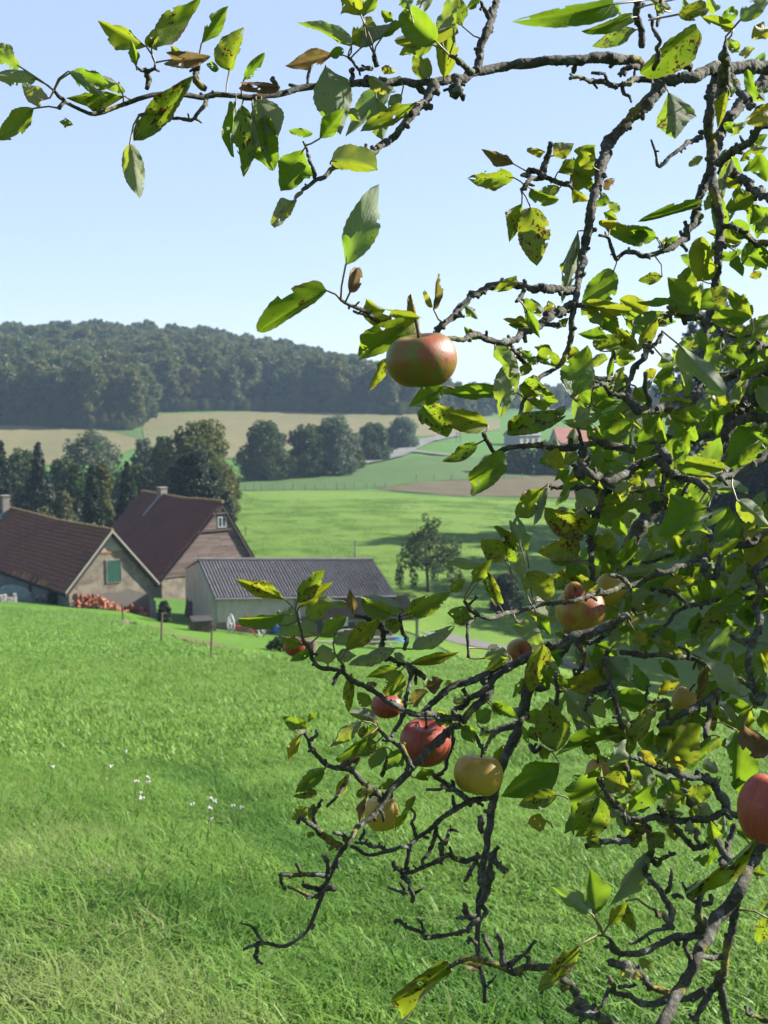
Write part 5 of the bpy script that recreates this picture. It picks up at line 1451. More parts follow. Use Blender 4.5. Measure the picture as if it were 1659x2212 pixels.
def catmull(p, n_per):
    p = np.asarray(p, float)
    q = np.concatenate([[2 * p[0] - p[1]], p, [2 * p[-1] - p[-2]]])
    out = []
    for i in range(len(p) - 1):
        n = n_per[i]
        t = np.arange(n)[:, None] / n
        a, b, c, d = q[i], q[i + 1], q[i + 2], q[i + 3]
        out.append(.5 * ((2 * b) + (c - a) * t + (2 * a - 5 * b + 4 * c - d) * t ** 2 + (3 * b - a - 3 * c + d) * t ** 3))
    out.append(p[-1:])
    return np.concatenate(out)
def smooth_noise(n, step, r, amp):
    k = max(2, int(n / max(step, 1)) + 2)
    y = r.normal(size=k) * amp
    return np.interp(np.linspace(0, k - 1, n), np.arange(k), y)
def limb(mb, pts, radii, n, r, rough_=.13, tip=True):
    """a knobbly tube; every ring corner is pushed in or out like bark and lichen crust"""
    pts = np.asarray(pts)
    m = len(pts)
    T_ = np.gradient(pts, axis=0); T_ /= np.linalg.norm(T_, axis=1)[:, None] + 1e-12
    a = np.cross(T_[0], [.3, .2, .9]); a /= np.linalg.norm(a) + 1e-12
    V = np.zeros((m, n, 3))
    th = 2 * np.pi * np.arange(n) / n
    bumps = np.clip(r.normal(size=(m, n)), -1.5, 2.6)
    for i in range(m):
        a = a - T_[i] * a.dot(T_[i]); a /= np.linalg.norm(a) + 1e-12
        b = np.cross(T_[i], a)
        rr = radii[i] * (1 + rough_ * bumps[i])
        V[i] = pts[i] + (np.cos(th)[:, None] * a + np.sin(th)[:, None] * b) * rr[:, None]
    base = len(mb.v)
    mb.v += [tuple(x) for x in V.reshape(-1, 3)]
    for i in range(m - 1):
        for j in range(n):
            k = (j + 1) % n
            mb.f.append((base + i * n + j, base + i * n + k, base + (i + 1) * n + k, base + (i + 1) * n + j))
    mb.f.append(tuple(base + j for j in range(n - 1, -1, -1)))
    e = base + (m - 1) * n
    tipv = pts[-1] + T_[-1] * radii[-1] * (1.6 if tip else .5)
    mb.v.append(tuple(tipv)); ti = len(mb.v) - 1
    for j in range(n): mb.f.append((e + j, e + (j + 1) % n, ti))
    mb.m += [0] * ((m - 1) * n + 1 + n)
def spur(mb, p, d, l, r0, r):
    """a short knotty fruit spur with a bud at its end"""
    d = d / np.linalg.norm(d)
    n = max(4, int(l / .0035))
    side = r.normal(size=3) * .35
    t = np.linspace(0, 1, n)[:, None]
    pts = p + d * l * t + side * l * t ** 2
    rad_ = r0 * (1 - .35 * t[:, 0]) * (1 + .28 * np.sin(np.arange(n) * 2.2 + r.random() * 6) * (r.random(n)))
    rad_[-2:] *= 1.2
    limb(mb, pts, rad_, 7, r, .2, False)
    if l > .012 and r.random() < .6:
        k = int(n * .6); dd = r.normal(size=3) + d * .4
        dd /= np.linalg.norm(dd)
        q = np.linspace(0, 1, 4)[:, None]
        limb(mb, pts[k] + dd * l * .45 * q, r0 * np.array([.85, .8, .85, .7]), 6, r, .18, False)
# trunk, beside the picture
tpts = [tree_base + Vector((.05, .02, -.25))] + [P(u, v, Y) for u, v, Y in ((2140, 2300, 2.45), (2120, 2000, 2.4), (2090, 1600, 2.38), (2050, 1200, 2.4), (2020, 900, 2.35), (2010, 640, 2.25))]
tc = catmull(np.array([tuple(p) for p in tpts]), [14] * (len(tpts) - 1))
r = np.random.default_rng(9)
mb = MB(); limb(mb, tc, np.interp(np.linspace(0, 1, len(tc)), [0, .15, .5, 1], [.2, .15, .12, .06]), 20, r, .05)
link('trunk', mesh_data('trunk', np.array(mb.v) - np.array(tree_base), mb.f, M_bark, True), apple_tree)
JOIN = []      # points of bark (u, v, depth) to which leaf stalks can run
for bi, (bp, w0, w1, d0, d1, sp) in enumerate(BR):
    r = np.random.default_rng(1000 + bi)
    bp = np.array(bp)
    seg = np.linalg.norm(np.diff(bp, axis=0), axis=1)
    cum = np.concatenate([[0], np.cumsum(seg)]); tot = cum[-1]
    frac = cum / tot
    dep = d0 + (d1 - d0) * frac + smooth_noise(len(bp), 1.5, r, .02) * np.minimum(1, np.minimum(frac, 1 - frac) * 6)
    p3 = np.array([tuple(PD(u, v, d)) for (u, v), d in zip(bp, dep)])
    if bp[0][0] > 1662:      # runs on, outside the picture, to the trunk
        k_ = int(np.argmin(np.linalg.norm(tc - (p3[0] + np.array([.35, .1, -.25])), axis=1)))
        if np.linalg.norm(tc[k_] - p3[0]) > .12:
            mid_ = (tc[k_] + p3[0]) / 2 + np.array([.04, 0, .06])
            p3 = np.concatenate([[tc[k_]], [mid_], p3])
    s3 = np.linalg.norm(np.diff(p3, axis=0), axis=1)
    wbig = max(w0, w1) * 1.5 / F
    step = max(.0032, wbig * .11)
    cur = catmull(p3, [max(2, int(s / step)) for s in s3])
    n = len(cur)
    L3 = np.concatenate([[0], np.cumsum(np.linalg.norm(np.diff(cur, axis=0), axis=1))])
    tt = L3 / L3[-1]
    dep_c = cur[:, 1] * CP - cur[:, 2] * SP
    rad_ = .5 * (w0 + (w1 - w0) * tt) * dep_c / F * .82
    knob = 1 + smooth_noise(n, max(2, .012 / step), r, .08) + smooth_noise(n, 2, r, .05)
    rad_ = rad_ * np.clip(knob, .75, 1.4)
    wob = np.stack([smooth_noise(n, max(2, .02 / step), r, .0016) for _ in range(3)], -1)
    cur = cur + wob
    mb = MB()
    nside = 14 if wbig > .022 else (10 if wbig > .01 else 8)
    limb(mb, cur, rad_, nside, r, .065 if wbig > .022 else (.11 if wbig > .013 else .17), False)
    # spurs and lichen knobs
    i = int(r.integers(3, 9))
    while i < n - 2:
        t = cur[min(i + 1, n - 1)] - cur[i - 1]; t /= np.linalg.norm(t) + 1e-12
        d = r.normal(size=3); d -= t * d.dot(t); d /= np.linalg.norm(d) + 1e-12
        if sp > 0 and r.random() < min(1, (.34 if wbig > .018 else .5) * sp):
            l = r.choice([.002, .004, .007, .012, .02], p=[.46, .32, .14, .06, .02]) * (1 if wbig > .01 else .75)
            spur(mb, cur[i] + d * rad_[i] * .6, d + t * r.normal() * .4, l + rad_[i] * .5, min(.0042, rad_[i] * .7) * r.uniform(.75, 1.15), r)
        i += max(2, int(r.uniform(.006, .022) / step))
    off = np.array(tree_base)
    me = mesh_data('branch', np.array(mb.v) - off, mb.f, M_bark, True)
    link('branch', me, apple_tree)
    for k in range(0, n, max(1, int(.006 / step))):
        u, v, f_ = project(Vector(cur[k])); JOIN.append((u, v, f_, rad_[k]))
JOIN = np.array(JOIN)
# boughs of the crown outside the picture
OUTER = []
ro = random.Random(44)
for i in range(24):
    for _try in range(30):
        k_ = ro.randrange(int(len(tc) * .5), len(tc))
        th = ro.uniform(0, 6.28)
        d = np.array([math.cos(th), math.sin(th), ro.uniform(-.1, 1.1)]); d /= np.linalg.norm(d)
        L_ = ro.uniform(.45, 1.15)
        q = [tc[k_] + d * L_ * t + np.array([ro.uniform(-.06, .06), ro.uniform(-.06, .06), .12 * math.sin(t * 2.6) - .25 * t * t * ro.random()]) * (t > 0) for t in (0, .25, .5, .75, 1)]
        ok = True
        for p in q:
            uu, vv, ff = project(Vector(p))
            if ff < .9 or (uu < 1740 and vv > -90): ok = False
        if ok: break
    else: continue
    c_ = catmull(np.array(q), [max(3, int(L_ * 22))] * 4)
    r = np.random.default_rng(700 + i)
    mb = MB(); limb(mb, c_, np.linspace(.02 * L_ + .004, .003, len(c_)), 8, r, .12, False)
    link('branch', mesh_data('branch', np.array(mb.v) - np.array(tree_base), mb.f, M_bark, True), apple_tree)
    OUTER.append(c_)
# ------------------------------------------------------------------ apple leaves
def leaf_mat(name, kind):
    m = Mat(name)
    uv = m.n('ShaderNodeUVMap').outputs[0]
    sep = m.n('ShaderNodeSeparateXYZ', {0: uv})
    ac = m.math('ABSOLUTE', m.math('SUBTRACT', sep.outputs[0], .5))          # 0 at the midrib, .5 at the edge
    al = sep.outputs[1]
    hue, spot, dry, seed = (m.attr(k, kind) for k in ('hue', 'spot', 'dry', 'seed'))
    off = m.n('ShaderNodeCombineXYZ', {0: m.math('MULTIPLY', seed, 37.0), 1: m.math('MULTIPLY', seed, 11.0), 2: seed}).outputs[0]
    q = m.n('ShaderNodeVectorMath', {0: m.mapping(uv, (.65, 1, 1)), 1: off}, operation='ADD').outputs[0]
    nz = m.noise(q, 5, 4, .6)
    green = m.mix(m.rng(nz, .3, .7), (0.06, 0.15, 0.014), (0.11, 0.21, 0.02))
    yellow = m.mix(m.rng(nz, .35, .65), (0.30, 0.30, 0.02), (0.46, 0.33, 0.025))
    h2 = m.math('ADD', hue, m.math('MULTIPLY', m.math('SUBTRACT', m.noise(q, 3, 3), .5), .9), True)
    c = m.mix(h2, green, yellow)
    # veins
    vv = m.math('FRACT', m.math('MULTIPLY', m.math('SUBTRACT', al, m.math('MULTIPLY', ac, .75)), 8.5))
    vein = m.rng(m.math('ABSOLUTE', m.math('SUBTRACT', vv, .5)), .06, 0, 0, 1)
    mid = m.rng(ac, .022, .008, 0, 1)
    vn = m.math('MAXIMUM', m.math('MULTIPLY', vein, .42), m.math('MULTIPLY', mid, .6), True)
    c = m.mix(vn, c, (0.26, 0.30, 0.07))
    # brown scab spots and withered edges
    wob = m.n('ShaderNodeVectorMath', {0: q, 1: m.n('ShaderNodeVectorMath', {0: m.n('ShaderNodeTexNoise', {'Vector': q, 'Scale': 16.0, 'Detail': 4.0}).outputs['Color'], 1: (.13, .13, .13)}, operation='MULTIPLY').outputs[0]}, operation='ADD').outputs[0]
    vd = m.vor(wob, 15)
    clus = m.noise(q, 4.5, 2)
    thr = m.math('MULTIPLY', m.math('MULTIPLY', spot, m.rng(clus, .33, .6, .12, 1)), .62)
    cell = m.n('ShaderNodeSeparateColor', {0: m.vor(wob, 15, 'F1', 'Color')}).outputs[0]
    thr = m.math('MULTIPLY', thr, m.math('ADD', .25, m.math('MULTIPLY', cell, 1.15)))
    sp = m.rng(m.math('SUBTRACT', vd, thr), .04, -.04, 0, 1)
    brown = m.mix(m.noise(q, 30, 3), (0.06, 0.02, 0.008), (0.16, 0.05, 0.014))
    c = m.mix(m.math('MULTIPLY', sp, m.rng(spot, 0, .1)), c, brown)
    edge = m.math('MULTIPLY', m.rng(m.math('ADD', m.math('MULTIPLY', ac, 2), m.math('MULTIPLY', m.noise(q, 7, 3), .9)), 1.26, 1.36), m.rng(spot, .15, .5))
    blot = m.math('MULTIPLY', m.rng(m.noise(q, 3.2, 4, .6), .63, .67), m.rng(spot, .25, .6))
    c = m.mix(m.math('MAXIMUM', edge, blot), c, m.mix(nz, (0.10, 0.05, 0.03), (0.20, 0.11, 0.055)))
    c = m.mix(dry, c, m.mix(m.rng(nz, .35, .65), (0.30, 0.17, 0.10), (0.16, 0.08, 0.045)))
    back = m.n('ShaderNodeNewGeometry').outputs['Backfacing']
    pale = m.mix(.62, c, (0.40, 0.43, 0.33))
    cs = m.mix(back, c, pale)
    hb = m.math('ADD', m.math('MULTIPLY', vn, -.6), m.math('MULTIPLY', m.noise(q, 20, 4), .5))
    tr = m.mix(m.math('MAXIMUM', sp, dry), m.mix(.65, c, m.mix(h2, (0.34, 0.55, 0.02), (0.72, 0.62, 0.03))), c)
    return m.fin(cs, m.mix(back, [.42] * 3, [.75] * 3), m.bump(hb, .45, .004), .35, .5, tr)
M_leaf = leaf_mat('apple_leaf', 'OBJECT')
M_leaf_many = leaf_mat('apple_leaf_mass', 'GEOMETRY')
M_stalk = simple('leaf_stalk', (0.17, 0.19, 0.05), (0.20, 0.09, 0.06), 12, .5)

NA, NS = 22, 4        # rows along the leaf, strips each side of the midrib
def leaf_shape(seed, fold, curl, twist, wave, holes, width=.5):
    r = np.random.default_rng(seed)
    t = np.linspace(0, 1, NA + 1)
    prof = np.sin(np.pi * np.clip(t, 0, 1) ** .82) ** .72
    prof = prof * (1 - .25 * t) + .02
    prof /= prof.max()
    prof[-1] = 0; prof[-2] *= .75
    ns = 2 * NS + 1
    V = np.zeros((NA + 1, ns, 3)); U = np.zeros((NA + 1, ns, 2))
    ph = r.random(4) * 6.28
    lop = 1 + .12 * r.normal(size=2)
    for i in range(NA + 1):
        for j in range(ns):
            k = (j - NS) / NS
            side = 0 if k < 0 else 1
            ser = 1 + (.028 * (1 if i % 2 else -1) * (abs(k) ** 6) * (1 if 1 < i < NA - 1 else 0))
            x = k * width * prof[i] * lop[side] * ser * (1 + .05 * math.sin(t[i] * 7 + ph[side]) * abs(k))
            z = abs(k) * prof[i] * width * math.sin(fold + .22 * math.sin(t[i] * 5 + ph[2]))
            x *= math.cos(fold * .9)
            z += wave * prof[i] * abs(k) ** 2 * math.sin(t[i] * 12 + ph[side] + 3 * side) + .03 * math.sin(t[i] * 26 - abs(k) * 7) * abs(k) * prof[i]
            y = t[i] + .05 * abs(k) * prof[i] * (1 - t[i])
            a = twist * (t[i] - .3)
            x, z = x * math.cos(a) - z * math.sin(a), x * math.sin(a) + z * math.cos(a)
            # bend along the length
            if abs(curl) > 1e-3:
                R_ = 1 / curl; an = y * curl
                yy_, zz_ = math.sin(an) * (R_ - z), R_ - math.cos(an) * (R_ - z)
            else: yy_, zz_ = y, z
            V[i, j] = (x, yy_, zz_); U[i, j] = (.5 + .5 * k, t[i])
    # keep the tip on the y axis
    e = V[-1, NS]; an = math.atan2(e[2], e[1]); l = math.hypot(e[1], e[2])
    ca, sa = math.cos(-an), math.sin(-an)
    y0, z0 = V[..., 1].copy(), V[..., 2].copy()
    V[..., 1], V[..., 2] = (y0 * ca - z0 * sa) / l, (y0 * sa + z0 * ca) / l
    V[..., 0] /= max(1e-6, V[..., 0].max() - V[..., 0].min())
    F_ = []
    dead = []
    for (hy, hk, hr) in holes: dead.append((hy, hk, hr))
    for i in range(NA):
        for j in range(ns - 1):
            cy, ck = (t[i] + t[i + 1]) / 2, (j + .5 - NS) / NS
            if any(((cy - hy) / hr) ** 2 + ((ck - hk) / hr / 1.9) ** 2 < 1 + .35 * r.normal() for hy, hk, hr in dead): continue
            a = i * ns + j
            F_.append((a, a + 1, a + ns + 1, a + ns))
    return V.reshape(-1, 3), F_, U.reshape(-1, 2)
SHAPES = []
hr_ = random.Random(3)
for k in range(26):
    holes = []
    if k % 3 == 1: holes = [(hr_.uniform(.35, .8), hr_.choice((-1, 1)) * hr_.uniform(.75, 1.05), hr_.uniform(.10, .2))]
    if k % 3 == 2: holes = [(hr_.uniform(.3, .8), hr_.uniform(-.7, .7), hr_.uniform(.03, .055)) for _ in range(hr_.randint(1, 3))]
    if k % 3 == 0: holes = [(hr_.uniform(.2, .9), hr_.choice((-1, 1)) * hr_.uniform(.95, 1.1), hr_.uniform(.05, .1)) for _ in range(2)]
    if k % 7 == 6: holes += [(.97, hr_.uniform(-.3, .3), .14)]
    SHAPES.append(leaf_shape(300 + k, (.2, .5, .85, .35, 1.0)[k % 5], (-.9, .6, -1.6, 1.2, -.5, 2.0)[k % 6], hr_.uniform(-.7, .7), (.05, .09, .14)[k % 3], holes))
def leaf_mesh(k):
    v, f, u = SHAPES[k]
    me = mesh_data('leaf', v, f, M_leaf, True)
    ul = me.uv_layers.new(name='UVMap')
    li = np.zeros(len(me.loops), dtype=np.int32); me.loops.foreach_get('vertex_index', li)
    ul.data.foreach_set('uv', u[li].astype(np.float32).ravel())
    return me
LEAF_ME = [leaf_mesh(k) for k in range(len(SHAPES))]
STY = {'g': (.03, .36, 0), 'G': (-.2, .2, 0), 'y': (.26, .42, 0), 'Y': (.7, .5, 0), 's': (.2, .85, 0), 'p': (.22, .3, 0), 'b': (.35, .8, .85), 'q': (.2, .6, .0)}
def leaf_frame(b, t, wpx, sty, dep, r):
    """base and tip in the view, depth at the base"""
    pb = PD(b[0], b[1], dep)
    Lpx = math.hypot(t[0] - b[0], t[1] - b[1])
    pt0 = PD(t[0], t[1], dep)
    l = (pt0 - pb).length
    dd = r.uniform(-.35, .35) * l
    pt = PD(t[0], t[1], dep + dd)
    y = (pt - pb); L_ = y.length; y.normalize()
    n = -((pb + pt) / 2).normalized()
    n = (n - y * n.dot(y)).normalized()
    if sty in 'p': n = -n
    elif sty in 'gGyYs' and r.random() < .45: n = -n if r.random() < .5 else n
    x = y.cross(n).normalized()
    ro = r.uniform(-.45, .45)
    x = (Matrix.Rotation(ro, 3, y) @ x); n = x.cross(y)
    w = wpx * dep / F * .96
    return pb, pt, x, y, n, w, L_
def nearest_join(u, v, dmin=0):
    d2 = (JOIN[:, 0] - u) ** 2 + (JOIN[:, 1] - v) ** 2
    k = int(d2.argmin()); return math.sqrt(d2[k]), JOIN[k]
leaf_count = 0
def put_leaf(b, t, wpx, sty, dep=None, stalk=True, r=None):
    global leaf_count
    r = r or random.Random(leaf_count * 13 + 5)
    dist, J = nearest_join(*b)
    dj = J[2]
    if dep is None: dep = dj + r.uniform(-.035, .02)
    pb, pt, x, y, n, w, L_ = leaf_frame(b, t, wpx, sty, dep, r)
    k = r.randrange(len(LEAF_ME))
    if sty == 'b': k = r.choice((2, 4, 9, 14, 19, 24))
    o = link('leaf', LEAF_ME[k], apple_tree)
    zs_ = (w + L_) / 2
    M_ = Matrix(((x.x * w, y.x * L_, n.x * zs_, pb.x), (x.y * w, y.y * L_, n.y * zs_, pb.y), (x.z * w, y.z * L_, n.z * zs_, pb.z), (0, 0, 0, 1)))
    o.matrix_basis = Matrix.Translation(-tree_base) @ M_
    h, s_, dr = STY[sty]
    o['hue'] = max(-.3, h + r.uniform(-.16, .16)); o['spot'] = max(0.0, s_ + r.uniform(-.2, .15)); o['dry'] = min(1.0, max(0.0, dr + (r.uniform(-.2, .1) if dr else 0))); o['seed'] = r.uniform(0, 1)
    leaf_count += 1
    if stalk:
        if dist < 95: end = PD(J[0], J[1], J[2] - J[3] * .3)
        else: end = pb - y * L_ * .3 + Vector((0, 0, -.01))
        mid_ = (pb + end) / 2 - y * (pb - end).length * .12
        mb = MB(); rr = .0011
        pts = [end, end.lerp(mid_, .6), mid_, mid_.lerp(pb, .6), pb, pb + y * L_ * .12]
        inv = M_.inverted()
        mb.tube(pts, [rr * 1.3, rr, rr, rr, rr, rr * .6], 5, False)
        link('leaf_stalk', mesh_data('leaf_stalk', [tuple(inv @ q) for q in mb.v], mb.f, M_stalk, True), o)
    return o
